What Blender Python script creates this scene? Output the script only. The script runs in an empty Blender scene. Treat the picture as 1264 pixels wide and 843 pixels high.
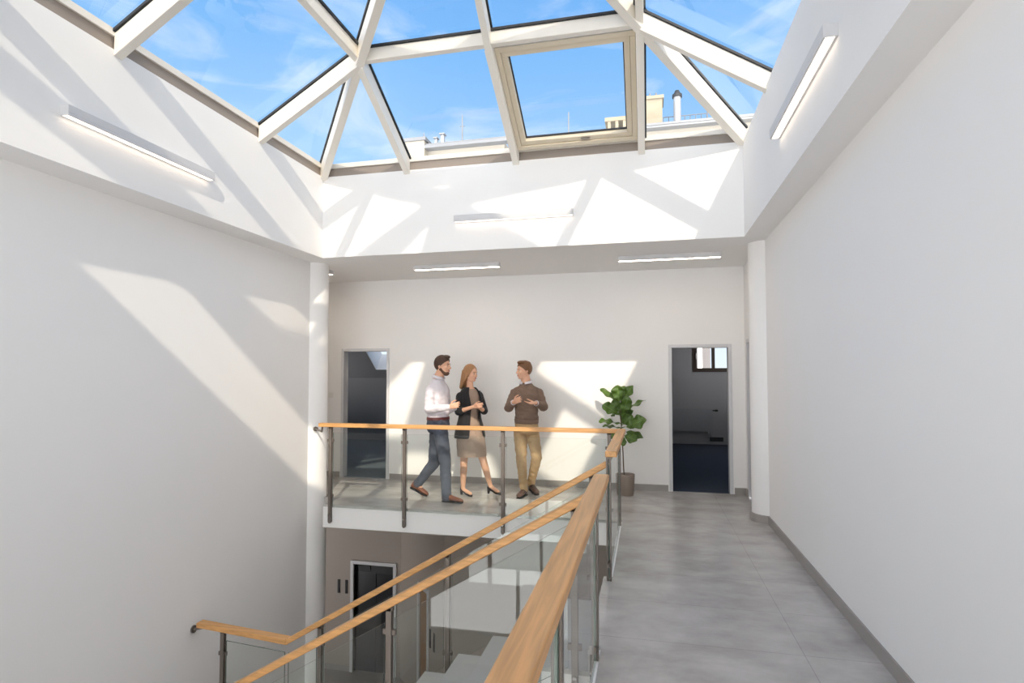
import bpy, bmesh, math, random
from mathutils import Vector as V, Matrix, noise
random.seed(7)
SC = bpy.context.scene
COL = SC.collection
PI = math.pi

# ------------------------------------------------------------------ camera as measured from the photograph (1264 x 843)
F_PX, CX, HOR, EYE = 715.0, 632.0, 463.0, 1.57
YAW, PIT = math.radians(13.07), math.radians(2.2)
CY = HOR - F_PX * math.tan(PIT)
FW = V((-math.sin(YAW) * math.cos(PIT), math.cos(YAW) * math.cos(PIT), math.sin(PIT)))
RT = V((math.cos(YAW), math.sin(YAW), 0))
UP = V((math.sin(YAW) * math.sin(PIT), -math.cos(YAW) * math.sin(PIT), math.cos(PIT)))


def at(x, y, Y):
    """measured point: picture position (x, y) at the depth plane Y of the room"""
    d = FW + RT * ((x - CX) / F_PX) + UP * (-(y - CY) / F_PX)
    return V((0, 0, EYE)) + d * (Y / d.y)


# ------------------------------------------------------------------ room dimensions (metres, upper landing floor = 0)
XL, XR = -4.2, 1.25            # shaft walls
FL, FR = -3.9, 1.01            # upstands under the skylight
YF, YN = 6.41, 1.04            # far and near upstand
YB = 8.17                      # gallery back wall
ZC, ZT = 3.02, 4.03            # ceiling, top of the upstands
XE = -0.27                     # landing edge
LOW = -3.7                     # floor of the storey below


# ------------------------------------------------------------------ materials
def new_mat(name):
    m = bpy.data.materials.new(name)
    m.use_nodes = True
    nt = m.node_tree
    return m, nt, nt.nodes['Principled BSDF']


def L(c):
    return tuple((x / 255 / 12.92) if x / 255 <= 0.04045 else ((x / 255 + 0.055) / 1.055) ** 2.4 for x in c) + (1,)


def plain(name, rgb, rough=0.5, metal=0.0, var=0.06, scale=12.0, bump=0.0, bscale=80.0, spec=0.5, sheen=0.0, stretch=(1, 1, 1)):
    """principled material with a little procedural variation of its own colour"""
    m, nt, b = new_mat(name)
    N = nt.nodes
    tc = N.new('ShaderNodeTexCoord')
    mp = N.new('ShaderNodeMapping')
    mp.inputs['Scale'].default_value = stretch
    nt.links.new(tc.outputs['Object'], mp.inputs[0])
    nz = N.new('ShaderNodeTexNoise')
    nz.inputs['Scale'].default_value = scale
    nz.inputs['Detail'].default_value = 4
    nt.links.new(mp.outputs[0], nz.inputs['Vector'])
    mx = N.new('ShaderNodeMix')
    mx.data_type = 'RGBA'
    c = L(rgb)
    mx.inputs[6].default_value = tuple(max(0, v * (1 - var)) for v in c[:3]) + (1,)
    mx.inputs[7].default_value = tuple(min(1, v * (1 + var)) for v in c[:3]) + (1,)
    nt.links.new(nz.outputs['Fac'], mx.inputs[0])
    nt.links.new(mx.outputs[2], b.inputs['Base Color'])
    b.inputs['Roughness'].default_value = rough
    b.inputs['Metallic'].default_value = metal
    b.inputs['Specular IOR Level'].default_value = spec
    if sheen:
        b.inputs['Sheen Weight'].default_value = sheen
    if bump:
        n2 = N.new('ShaderNodeTexNoise')
        n2.inputs['Scale'].default_value = bscale
        n2.inputs['Detail'].default_value = 6
        nt.links.new(mp.outputs[0], n2.inputs['Vector'])
        bp = N.new('ShaderNodeBump')
        bp.inputs['Strength'].default_value = bump
        bp.inputs['Distance'].default_value = 0.004
        nt.links.new(n2.outputs['Fac'], bp.inputs['Height'])
        nt.links.new(bp.outputs[0], b.inputs['Normal'])
    return m


def tile_mat():
    m, nt, b = new_mat('concrete_tile')
    N, K = nt.nodes, nt.links
    tc = N.new('ShaderNodeTexCoord')
    mp = N.new('ShaderNodeMapping')
    mp.inputs['Location'].default_value = (0.35, 0.01, 0)
    K.new(tc.outputs['Object'], mp.inputs[0])
    br = N.new('ShaderNodeTexBrick')
    br.offset = 0.0
    br.inputs['Scale'].default_value = 1.0
    br.inputs['Brick Width'].default_value = 1.2
    br.inputs['Row Height'].default_value = 0.6
    br.inputs['Mortar Size'].default_value = 0.003
    br.inputs['Mortar Smooth'].default_value = 0.3
    br.inputs['Bias'].default_value = 0.0
    br.inputs['Color1'].default_value = (0.97, 0.97, 0.97, 1)
    br.inputs['Color2'].default_value = (1.03, 1.03, 1.03, 1)
    br.inputs['Mortar'].default_value = (0.74, 0.74, 0.74, 1)
    K.new(mp.outputs[0], br.inputs['Vector'])
    # cloudy cement look: two noises, stretched along x
    s1 = N.new('ShaderNodeMapping')
    s1.inputs['Scale'].default_value = (1.0, 1.5, 1)
    K.new(tc.outputs['Object'], s1.inputs[0])
    n1 = N.new('ShaderNodeTexNoise')
    n1.inputs['Scale'].default_value = 2.3
    n1.inputs['Detail'].default_value = 8
    n1.inputs['Roughness'].default_value = 0.62
    n1.inputs['Distortion'].default_value = 0.15
    K.new(s1.outputs[0], n1.inputs['Vector'])
    rp = N.new('ShaderNodeValToRGB')
    rp.color_ramp.elements[0].position = 0.15
    rp.color_ramp.elements[0].color = L((146, 141, 136))
    rp.color_ramp.elements[1].position = 0.85
    rp.color_ramp.elements[1].color = L((208, 205, 202))
    K.new(n1.outputs['Fac'], rp.inputs[0])
    mu = N.new('ShaderNodeMix')
    mu.data_type = 'RGBA'
    mu.blend_type = 'MULTIPLY'
    mu.inputs[0].default_value = 1
    K.new(rp.outputs[0], mu.inputs[6])
    K.new(br.outputs['Color'], mu.inputs[7])
    K.new(mu.outputs[2], b.inputs['Base Color'])
    mr = N.new('ShaderNodeMapRange')
    mr.inputs['From Min'].default_value = 0.1
    mr.inputs['From Max'].default_value = 0.9
    mr.inputs['To Min'].default_value = 0.2
    mr.inputs['To Max'].default_value = 0.28
    K.new(n1.outputs['Fac'], mr.inputs[0])
    K.new(mr.outputs[0], b.inputs['Roughness'])
    return m


def wood_mat(name, rgb, axis):
    m, nt, b = new_mat(name)
    N, K = nt.nodes, nt.links
    tc = N.new('ShaderNodeTexCoord')
    mp = N.new('ShaderNodeMapping')
    s = [28, 28, 28]
    s[axis] = 1.3
    mp.inputs['Scale'].default_value = s
    K.new(tc.outputs['Object'], mp.inputs[0])
    nz = N.new('ShaderNodeTexNoise')
    nz.inputs['Scale'].default_value = 1.6
    nz.inputs['Detail'].default_value = 7
    nz.inputs['Distortion'].default_value = 0.7
    K.new(mp.outputs[0], nz.inputs['Vector'])
    rp = N.new('ShaderNodeValToRGB')
    e = rp.color_ramp.elements
    c = L(rgb)
    e[0].position, e[0].color = 0.28, tuple(v * 0.74 for v in c[:3]) + (1,)
    e[1].position, e[1].color = 0.66, tuple(min(1, v * 1.12) for v in c[:3]) + (1,)
    K.new(nz.outputs['Fac'], rp.inputs[0])
    K.new(rp.outputs[0], b.inputs['Base Color'])
    b.inputs['Roughness'].default_value = 0.38
    return m


def glass_mat(name, tint, ior=1.45):
    """thin clear sheet: sees straight through, reflects more at grazing angles"""
    m, nt, b = new_mat(name)
    N, K = nt.nodes, nt.links
    N.remove(b)
    out = N['Material Output']
    tr = N.new('ShaderNodeBsdfTransparent')
    tr.inputs[0].default_value = tint + (1,)
    gl = N.new('ShaderNodeBsdfGlossy')
    gl.inputs['Roughness'].default_value = 0.0
    gl.inputs['Color'].default_value = (1, 1, 1, 1)
    fr = N.new('ShaderNodeFresnel')
    fr.inputs['IOR'].default_value = ior
    geo = N.new('ShaderNodeNewGeometry')
    inv = N.new('ShaderNodeMath')
    inv.operation = 'MULTIPLY'
    inv.inputs[1].default_value = 0.75
    K.new(fr.outputs[0], inv.inputs[0])
    # the back faces of the sheet do not reflect a second time
    sub = N.new('ShaderNodeMath')
    sub.operation = 'SUBTRACT'
    sub.inputs[0].default_value = 1
    K.new(geo.outputs['Backfacing'], sub.inputs[1])
    mul = N.new('ShaderNodeMath')
    mul.operation = 'MULTIPLY'
    K.new(inv.outputs[0], mul.inputs[0])
    K.new(sub.outputs[0], mul.inputs[1])
    mix = N.new('ShaderNodeMixShader')
    K.new(mul.outputs[0], mix.inputs[0])
    K.new(tr.outputs[0], mix.inputs[1])
    K.new(gl.outputs[0], mix.inputs[2])
    K.new(mix.outputs[0], out.inputs['Surface'])
    return m


def emit_mat(name, rgb, strength):
    m, nt, b = new_mat(name)
    b.inputs['Base Color'].default_value = (0.8, 0.8, 0.8, 1)
    b.inputs['Emission Color'].default_value = rgb + (1,)
    b.inputs['Emission Strength'].default_value = strength
    return m


M = {}
M['wall'] = plain('white_paint', (243, 242, 241), 0.9, var=0.008, scale=3, bump=0.05, bscale=220, spec=0.15)
M['lower'] = plain('shaded_white_paint', (172, 163, 155), 0.9, var=0.01, scale=3, spec=0.2)  # white walls, with the shade of the lower storey put into the colour
M['tile'] = tile_mat()
M['base'] = plain('grey_base_tile', (158, 153, 149), 0.4, var=0.08, scale=5, stretch=(1, 1, 3))
M['oak_x'] = wood_mat('oak_along_x', (214, 160, 100), 0)
M['oak_y'] = wood_mat('oak_along_y', (214, 160, 100), 1)
M['brown_wood'] = wood_mat('brown_door_wood', (150, 112, 74), 2)
M['steel'] = plain('brushed_steel', (118, 109, 102), 0.42, metal=0.45, var=0.08, scale=30, stretch=(6, 6, 0.4))
M['chrome'] = plain('polished_clamp', (165, 160, 155), 0.22, metal=1.0)
M['glass'] = glass_mat('clear_glass', (0.965, 0.982, 0.972), 1.6)
M['sky_glass'] = glass_mat('skylight_glass', (0.985, 0.992, 0.995), 1.8)
M['glass_edge'] = plain('green_glass_edge', (112, 130, 122), 0.2)
M['beam'] = plain('white_lacquered_beam', (236, 231, 222), 0.45, var=0.015)
M['beige'] = plain('beige_sash_lacquer', (214, 202, 180), 0.45, var=0.02)
M['taupe'] = plain('taupe_gutter_board', (152, 141, 132), 0.6, var=0.03)
M['gasket'] = plain('black_gasket', (38, 40, 44), 0.6)
M['fixture'] = plain('light_grey_lacquer', (212, 212, 214), 0.4, var=0.01)
M['lamp_warm'] = emit_mat('warm_diffuser', (1.0, 0.84, 0.68), 2.4)
M['lamp_ceil'] = emit_mat('ceiling_diffuser', (1.0, 0.85, 0.70), 16.0)
M['frame'] = plain('grey_steel_frame', (212, 212, 215), 0.45, var=0.015)
M['grey_door'] = plain('grey_door_leaf', (150, 151, 154), 0.5, var=0.02)
M['office_wall'] = plain('grey_office_paint', (150, 148, 150), 0.9, var=0.02)
M['office_floor'] = plain('blue_carpet', (62, 70, 86), 0.95, var=0.18, scale=60, bump=0.4, bscale=300)
M['slate'] = plain('slate_office_floor', (104, 116, 122), 0.6, var=0.08)
M['radiator'] = plain('white_radiator', (140, 140, 144), 0.5, var=0.01)
M['dark_wood'] = plain('dark_brown_window', (58, 42, 34), 0.5, var=0.15, scale=20, stretch=(1, 1, 6))
M['black'] = plain('black_plastic', (26, 26, 28), 0.5)
M['dark_leaf'] = plain('dark_lift_door', (34, 36, 42), 0.28, var=0.04)
M['concrete'] = plain('stair_concrete', (176, 174, 171), 0.6, var=0.08, scale=6)
M['render_wall'] = plain('pale_render', (150, 143, 132), 0.9, var=0.05)
M['facade'] = plain('grey_facade', (112, 108, 108), 0.9, var=0.05)
M['stone'] = plain('weathered_chimney_stone', (140, 131, 114), 0.9, var=0.25, scale=1.5)
M['zinc'] = plain('grey_zinc', (122, 124, 128), 0.5, metal=0.3)
M['steel_pipe'] = plain('silver_flue', (166, 168, 172), 0.35, metal=0.4)
M['plastic'] = plain('white_plastic', (232, 230, 226), 0.4, var=0.01)
M['pot'] = plain('taupe_pot', (138, 124, 114), 0.6, var=0.05)
M['soil'] = plain('dark_soil', (52, 40, 32), 0.95, var=0.3, scale=80, bump=1.0)
M['bark'] = plain('brown_bark', (92, 70, 52), 0.85, var=0.25, scale=40, stretch=(1, 1, 0.3))


def leaf_mat():
    m, nt, b = new_mat('fig_leaf')
    N, K = nt.nodes, nt.links
    tc = N.new('ShaderNodeTexCoord')
    sp = N.new('ShaderNodeSeparateXYZ')
    K.new(tc.outputs['UV'], sp.inputs[0])
    # pale midrib and herringbone veins from the leaf's own coordinates
    ab = N.new('ShaderNodeMath'); ab.operation = 'SUBTRACT'; ab.inputs[1].default_value = 0.5
    K.new(sp.outputs[0], ab.inputs[0])
    a2 = N.new('ShaderNodeMath'); a2.operation = 'ABSOLUTE'
    K.new(ab.outputs[0], a2.inputs[0])
    mid = N.new('ShaderNodeMath'); mid.operation = 'LESS_THAN'; mid.inputs[1].default_value = 0.022
    K.new(a2.outputs[0], mid.inputs[0])
    k = N.new('ShaderNodeMath'); k.operation = 'MULTIPLY_ADD'; k.inputs[1].default_value = -1.1
    K.new(a2.outputs[0], k.inputs[0]); K.new(sp.outputs[1], k.inputs[2])
    s = N.new('ShaderNodeMath'); s.operation = 'MULTIPLY'; s.inputs[1].default_value = 44
    K.new(k.outputs[0], s.inputs[0])
    sn = N.new('ShaderNodeMath'); sn.operation = 'SINE'
    K.new(s.outputs[0], sn.inputs[0])
    gt = N.new('ShaderNodeMath'); gt.operation = 'GREATER_THAN'; gt.inputs[1].default_value = 0.94
    K.new(sn.outputs[0], gt.inputs[0])
    mx = N.new('ShaderNodeMath'); mx.operation = 'MAXIMUM'
    K.new(mid.outputs[0], mx.inputs[0]); K.new(gt.outputs[0], mx.inputs[1])
    mix = N.new('ShaderNodeMix'); mix.data_type = 'RGBA'
    mix.inputs[6].default_value = L((70, 98, 32))
    mix.inputs[7].default_value = L((104, 134, 58))
    K.new(mx.outputs[0], mix.inputs[0])
    K.new(mix.outputs[2], b.inputs['Base Color'])
    b.inputs['Roughness'].default_value = 0.42
    return m


M['leaf'] = leaf_mat()
M['skin'] = plain('skin', (226, 176, 146), 0.55, var=0.04, scale=10)
M['skin_leg'] = plain('tanned_skin', (206, 156, 128), 0.5, var=0.04, scale=10)
M['lips'] = plain('lips', (186, 112, 100), 0.45)
M['eye_white'] = plain('eye_white', (205, 196, 188), 0.2)
M['iris'] = plain('dark_iris', (48, 38, 32), 0.2)
M['brown_hair'] = plain('brown_hair', (70, 46, 32), 0.5, var=0.3, scale=40, stretch=(3, 3, 0.4), bump=0.6)
M['light_brown_hair'] = plain('light_brown_hair', (120, 82, 52), 0.5, var=0.3, scale=40, stretch=(3, 3, 0.4), bump=0.6)
M['blonde_hair'] = plain('dark_blonde_hair', (166, 122, 82), 0.45, var=0.35, scale=40, stretch=(3, 3, 0.25), bump=0.6)
M['beard'] = plain('short_beard', (98, 66, 48), 0.8, var=0.3, scale=90)
M['shirt'] = plain('white_shirt_cotton', (222, 216, 222), 0.85, var=0.03, scale=40, bump=0.15, sheen=0.1)
M['jeans'] = plain('blue_grey_trousers', (80, 85, 98), 0.9, var=0.08, scale=50, bump=0.2)
M['chino'] = plain('khaki_chino', (184, 154, 116), 0.88, var=0.07, scale=40, bump=0.2)
M['sweater'] = plain('brown_knit', (128, 106, 92), 0.95, var=0.1, scale=90, bump=0.4, bscale=240)
M['black_cloth'] = plain('black_blazer_cloth', (34, 33, 36), 0.85, var=0.1, scale=50, sheen=0.1)
M['taupe_cloth'] = plain('taupe_dress_cloth', (164, 142, 126), 0.85, var=0.06, scale=50)
M['tan_leather'] = plain('tan_leather', (124, 74, 52), 0.4, var=0.1)
M['brown_leather'] = plain('brown_suede', (88, 62, 52), 0.6, var=0.1)
M['black_leather'] = plain('black_leather', (24, 22, 24), 0.3)
M['belt'] = plain('dark_red_belt', (96, 44, 44), 0.45)


# ------------------------------------------------------------------ object helpers
def link(name, me, mat, parent=None, smooth=False):
    o = bpy.data.objects.new(name, me)
    COL.objects.link(o)
    if mat is not None:
        for mm in (mat if isinstance(mat, (list, tuple)) else [mat]):
            me.materials.append(mm)
    if parent is not None:
        o.parent = parent
        o.matrix_parent_inverse = Matrix.Translation(parent.location).inverted()
    if smooth:
        for p in me.polygons:
            p.use_smooth = True
    return o


def empty(name, loc, label=None, cat=None, group=None):
    o = bpy.data.objects.new(name, None)
    o.empty_display_size = 0.1
    o.location = loc
    COL.objects.link(o)
    tag(o, label, cat, group)
    return o


def tag(o, label=None, cat=None, group=None, kind=None):
    if label:
        o['label'] = label
    if cat:
        o['category'] = cat
    if group:
        o['group'] = group
    if kind:
        o['kind'] = kind
    return o


class MB:
    """collects shapes into one bmesh"""

    def __init__(s):
        s.bm = bmesh.new()

    def poly(s, vs, mi=0):
        f = s.bm.faces.new([s.bm.verts.new(v) for v in vs])
        f.material_index = mi
        return f

    def hexa(s, p, mi=0):
        """8 points: bottom ring 0-3, top ring 4-7"""
        v = [s.bm.verts.new(q) for q in p]
        for f in ((3, 2, 1, 0), (4, 5, 6, 7), (0, 1, 5, 4), (1, 2, 6, 5), (2, 3, 7, 6), (3, 0, 4, 7)):
            s.bm.faces.new([v[i] for i in f]).material_index = mi
        return v

    def box(s, x0, x1, y0, y1, z0, z1, mi=0):
        return s.hexa([(x0, y0, z0), (x1, y0, z0), (x1, y1, z0), (x0, y1, z0),
                       (x0, y0, z1), (x1, y0, z1), (x1, y1, z1), (x0, y1, z1)], mi)

    def prism(s, outline, z0, z1, mi=0):
        """outline counter-clockwise in plan, extruded in z"""
        a = [s.bm.verts.new((x, y, z0)) for x, y in outline]
        b = [s.bm.verts.new((x, y, z1)) for x, y in outline]
        n = len(a)
        s.bm.faces.new(a[::-1]).material_index = mi
        s.bm.faces.new(b).material_index = mi
        for i in range(n):
            s.bm.faces.new((a[i], a[(i + 1) % n], b[(i + 1) % n], b[i])).material_index = mi

    def slab(s, pts, off, mi=0, edge=None):
        """polygon pts thickened by the vector off; side faces may take another material"""
        off = V(off)
        a = [s.bm.verts.new(p) for p in pts]
        b = [s.bm.verts.new(V(p) + off) for p in pts]
        n = len(a)
        s.bm.faces.new(a[::-1]).material_index = mi
        s.bm.faces.new(b).material_index = mi
        for i in range(n):
            s.bm.faces.new((a[i], a[(i + 1) % n], b[(i + 1) % n], b[i])).material_index = mi if edge is None else edge

    def bar(s, p0, p1, w, d0, d1, up, mi=0, plumb=False):
        """bar from p0 to p1, w wide, from d0 to d1 along up"""
        p0, p1 = V(p0), V(p1)
        d = (p1 - p0).normalized()
        sd = d.cross(V(up)).normalized() * (w / 2)
        u = V(up).normalized() if plumb else sd.cross(d).normalized()
        if u.dot(V(up)) < 0:
            u = -u
        s.hexa([p0 - sd + u * d0, p0 + sd + u * d0, p1 + sd + u * d0, p1 - sd + u * d0,
                p0 - sd + u * d1, p0 + sd + u * d1, p1 + sd + u * d1, p1 - sd + u * d1], mi)

    def cyl(s, p0, p1, r0, r1=None, n=16, mi=0):
        r1 = r0 if r1 is None else r1
        p0, p1 = V(p0), V(p1)
        d = (p1 - p0).normalized()
        a = d.orthogonal().normalized()
        b = d.cross(a)
        r = []
        for p, q in ((p0, r0), (p1, r1)):
            r.append([s.bm.verts.new(p + (a * math.cos(2 * PI * i / n) + b * math.sin(2 * PI * i / n)) * q) for i in range(n)])
        s.bm.faces.new(r[0][::-1]).material_index = mi
        s.bm.faces.new(r[1]).material_index = mi
        for i in range(n):
            s.bm.faces.new((r[0][i], r[0][(i + 1) % n], r[1][(i + 1) % n], r[1][i])).material_index = mi

    def loft(s, rings, n=24, cap=True):
        """rings: (centre, half-axis vector a, half-axis vector b)"""
        rr = []
        for c, a, b in rings:
            rr.append([s.bm.verts.new(V(c) + V(a) * math.cos(2 * PI * i / n) + V(b) * math.sin(2 * PI * i / n)) for i in range(n)])
        for j in range(len(rr) - 1):
            for i in range(n):
                s.bm.faces.new((rr[j][i], rr[j][(i + 1) % n], rr[j + 1][(i + 1) % n], rr[j + 1][i]))
        if cap:
            s.bm.faces.new(rr[0][::-1])
            s.bm.faces.new(rr[-1])

    def ell(s, c, a, b, d, n=16):
        """ellipsoid with half-axis vectors a, b, d"""
        m = Matrix((V(a), V(b), V(d))).transposed().to_4x4()
        m.translation = V(c)
        bmesh.ops.create_uvsphere(s.bm, u_segments=n, v_segments=n // 2 + 2, radius=1, matrix=m)

    def cap(s, p0, p1, r0, r1=None, n=14):
        """capsule tapering from r0 to r1"""
        r1 = r0 if r1 is None else r1
        p0, p1 = V(p0), V(p1)
        d = (p1 - p0)
        if d.length < 1e-5:
            d = V((0, 0, 1e-4))
        d.normalize()
        a = d.orthogonal().normalized()
        b = d.cross(a)
        rings = []
        for t in (-80, -55, -28, 0):
            t = math.radians(t)
            rings.append((p0 + d * r0 * math.sin(t), a * r0 * math.cos(t), b * r0 * math.cos(t)))
        for t in (0, 28, 55, 80):
            t = math.radians(t)
            rings.append((p1 + d * r1 * math.sin(t), a * r1 * math.cos(t), b * r1 * math.cos(t)))
        s.loft(rings, n)

    def build(s, name, mat, parent=None, bevel=0.0, smooth=False, seg=2, solid=None, subsurf=0):
        bmesh.ops.recalc_face_normals(s.bm, faces=s.bm.faces)
        me = bpy.data.meshes.new(name)
        s.bm.to_mesh(me)
        s.bm.free()
        o = link(name, me, mat, parent, smooth)
        if solid:
            md = o.modifiers.new('thick', 'SOLIDIFY')
            md.thickness = solid
            md.offset = 0
        if subsurf:
            md = o.modifiers.new('sub', 'SUBSURF')
            md.levels = md.render_levels = subsurf
        if bevel:
            md = o.modifiers.new('bevel', 'BEVEL')
            md.width = bevel
            md.segments = seg
            md.limit_method = 'ANGLE'
        return o


def fuse(name, mb, voxel, mat, parent=None, smooth_it=4, cuts=(), folds=0.0, fs=(14, 14, 22)):
    """one continuous skin around everything in mb"""
    me = bpy.data.meshes.new(name)
    bmesh.ops.recalc_face_normals(mb.bm, faces=mb.bm.faces)
    mb.bm.to_mesh(me)
    mb.bm.free()
    t = bpy.data.objects.new(name + '_raw', me)
    COL.objects.link(t)
    r = t.modifiers.new('r', 'REMESH')
    r.mode = 'VOXEL'
    r.voxel_size = voxel
    if smooth_it:
        sm = t.modifiers.new('s', 'SMOOTH')
        sm.factor = 0.5
        sm.iterations = smooth_it
    dg = bpy.context.evaluated_depsgraph_get()
    out = bpy.data.meshes.new_from_object(t.evaluated_get(dg))
    bpy.data.objects.remove(t)
    bpy.data.meshes.remove(me)
    out.name = name
    if folds:
        # soft creases in the cloth
        nor = [v.normal.copy() for v in out.vertices]
        for v, vn in zip(out.vertices, nor):
            c = v.co.copy()
            n1 = noise.noise(V((c.x * fs[0], c.y * fs[1], c.z * fs[2] + c.x * 9)))
            n2 = noise.noise(V((c.x * fs[0] * 2.3 + 5, c.y * fs[1] * 2.3, c.z * fs[2] * 2.1)))
            v.co = c + vn * folds * (n1 + 0.45 * n2)
    if cuts:
        bm = bmesh.new()
        bm.from_mesh(out)
        for co, no in cuts:
            g = bm.verts[:] + bm.edges[:] + bm.faces[:]
            res = bmesh.ops.bisect_plane(bm, geom=g, plane_co=co, plane_no=no, clear_outer=True)
            ed = [e for e in res['geom_cut'] if isinstance(e, bmesh.types.BMEdge)]
            try:
                bmesh.ops.holes_fill(bm, edges=ed, sides=0)
            except Exception:
                pass
        bm.to_mesh(out)
        bm.free()
    return link(name, out, mat, parent, True)


def struct(name, mb, mat, parent=None, **k):
    o = mb.build(name, mat, parent, **k)
    if parent is None:
        o['kind'] = 'structure'
    return o


# ------------------------------------------------------------------ the shell
def build_shell():
    # floors
    m = MB()
    m.box(XE, 1.27, -3.5, YF, -0.30, 0)
    m.box(-0.34, XE + 0.001, 3.44, 4.63, -0.05, 0)
    m.box(-3.83, 1.27, YF, 6.80, -0.25, 0)
    m.box(-6.5, 1.27, 6.80, YB + 0.12, -0.25, 0)
    struct('floor', m, M['tile'])
    m = MB()
    m.box(-3.832, XE - 0.001, YF - 0.012, YF - 0.001, -0.27, -0.025)
    m.box(-3.842, -3.831, YF - 0.012, 6.66, -0.27, -0.025)
    struct('trim_1', m, M['wall'])                       # white edge of the gallery slab
    m = MB()
    m.box(XE - 0.014, XE - 0.001, -3.5, 3.42, -0.28, -0.008)
    m.box(XE - 0.014, XE - 0.001, 4.66, YF - 0.013, -0.28, -0.008)
    struct('trim_2', m, M['wall'])                       # white edge of the landing
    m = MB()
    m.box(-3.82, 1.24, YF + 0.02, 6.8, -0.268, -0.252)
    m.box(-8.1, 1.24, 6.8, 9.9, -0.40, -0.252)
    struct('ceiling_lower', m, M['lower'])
    # lower storey
    m = MB()
    m.box(-8.2, 1.4, -3.5, 10.2, LOW - 0.2, LOW)
    struct('floor_lower', m, M['base'])
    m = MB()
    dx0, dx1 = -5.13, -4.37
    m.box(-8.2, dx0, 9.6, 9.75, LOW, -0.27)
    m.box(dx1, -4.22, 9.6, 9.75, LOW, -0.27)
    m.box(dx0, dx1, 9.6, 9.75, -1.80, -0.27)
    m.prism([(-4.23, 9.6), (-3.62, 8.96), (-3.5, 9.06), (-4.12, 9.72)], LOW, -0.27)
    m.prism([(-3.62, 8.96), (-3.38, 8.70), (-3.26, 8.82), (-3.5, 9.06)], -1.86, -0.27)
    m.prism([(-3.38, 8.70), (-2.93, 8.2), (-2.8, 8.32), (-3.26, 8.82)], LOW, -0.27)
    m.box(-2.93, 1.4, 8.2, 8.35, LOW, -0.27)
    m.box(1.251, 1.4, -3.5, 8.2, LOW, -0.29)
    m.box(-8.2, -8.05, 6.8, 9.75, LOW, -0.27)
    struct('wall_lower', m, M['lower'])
    # back wall of the gallery, two doorways
    m = MB()
    a0, a1, b0, b1 = -4.585, -3.84, 0.32, 1.075
    m.box(-6.5, a0, YB, YB + 0.12, 0, ZC)
    m.box(a1, b0, YB, YB + 0.12, 0, ZC)
    m.box(b1, 1.5, YB, YB + 0.12, 0, ZC)
    m.box(a0, a1, YB, YB + 0.12, 1.95, ZC)
    m.box(b0, b1, YB, YB + 0.12, 1.955, ZC)
    struct('wall_back', m, M['wall'])
    # left wall with rounded end
    def rounded(cx, cy, r, x0, x1, y0):
        pts = [(x0, y0), (x1, y0)]
        return pts
    m = MB()
    m.box(XL - 0.3, XL, -3.5, 6.80, LOW, ZC)
    m.cyl((-4.25, 6.80, LOW), (-4.25, 6.80, ZC), 0.185, n=48)
    m.box(-6.65, -4.25, 6.62, 6.80, LOW, ZC)
    struct('wall_left', m, M['wall'])
    m = MB()
    m.box(-6.65, -6.5, 6.6, YB + 0.12, -0.45, ZC)
    struct('wall_gallery_end', m, M['wall'])
    m = MB()
    m.box(XR, XR + 0.3, -3.5, 6.80, 0, ZC)
    m.cyl((1.29, 6.80, 0), (1.29, 6.80, ZC), 0.185, n=48)
    m.box(1.30, 1.6, 6.8, 7.02, 0, ZC)
    m.box(1.27, 1.6, 7.02, 7.05, 0, ZC)
    m.box(1.27, 1.6, 7.98, YB, 0, ZC)
    m.box(1.27, 1.6, 7.05, 7.98, 2.0, ZC)
    struct('wall_right', m, M['wall'])
    m = MB()
    a, b = -4.05, 1.15
    m.box(-4.5, a, -3.65, -3.5, LOW - 0.2, ZC)
    m.box(b, 1.55, -3.65, -3.5, LOW - 0.2, ZC)
    m.box(a, b, -3.65, -3.5, LOW - 0.2, -3.2)
    m.box(a, b, -3.65, -3.5, -1.9, 0.15)
    m.box(a, b, -3.65, -3.5, 2.93, ZC)
    struct('wall_front', m, M['wall'])
    # windows added in the unseen wall behind the viewer, to let in fill light
    for nm, z0, z1 in (('fill_window_4', 0.15, 2.93), ('fill_window_5', -3.2, -1.9)):
        m = MB()
        m.box(a, b, -3.6, -3.54, z0, z0 + 0.06)
        m.box(a, b, -3.6, -3.54, z1 - 0.06, z1)
        for k in range(4):
            x = a + (b - a - 0.06) * k / 3
            m.box(x, x + 0.06, -3.6, -3.54, z0 + 0.06, z1 - 0.06)
        w = struct(nm, m, M['frame'])
        for k in range(3):
            x0, x1 = a + (b - a - 0.06) * k / 3 + 0.06, a + (b - a - 0.06) * (k + 1) / 3
            m = MB()
            m.box(x0, x1, -3.575, -3.565, z0 + 0.06, z1 - 0.06)
            m.build('pane', M['sky_glass'], w)
    # upstands under the skylight and the ceilings round it
    m = MB()
    m.box(-4.5, FL, YN - 0.3, YF + 0.3, ZC, ZT)
    struct('wall_upstand_left', m, M['wall'])
    m = MB()
    m.box(FR, 1.6, YN - 0.3, YF + 0.3, ZC, ZT)
    struct('wall_upstand_right', m, M['wall'])
    m = MB()
    m.box(FL, FR, YF, YF + 0.3, ZC, ZT)
    struct('wall_upstand_back', m, M['wall'])
    m = MB()
    m.box(FL, FR, YN - 0.3, YN, ZC, ZT)
    struct('wall_upstand_front', m, M['wall'])
    m = MB()
    m.box(-6.65, 1.6, YF + 0.299, YB + 0.12, ZC, ZC + 0.3)
    m.box(-4.5, 1.6, -3.65, YN - 0.299, ZC, ZC + 0.3)
    struct('ceiling', m, M['wall'])
    # grey tile skirting
    m = MB()
    for x0, x1 in ((-6.5, -4.63), (-3.795, 0.275), (1.12, 1.27)):
        m.box(x0, x1, YB - 0.012, YB, 0, 0.085)
    struct('baseboard_back', m, M['base'])
    m = MB()
    m.box(XR - 0.012, XR, -3.5, 6.62, 0, 0.085)
    ring = []
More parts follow.
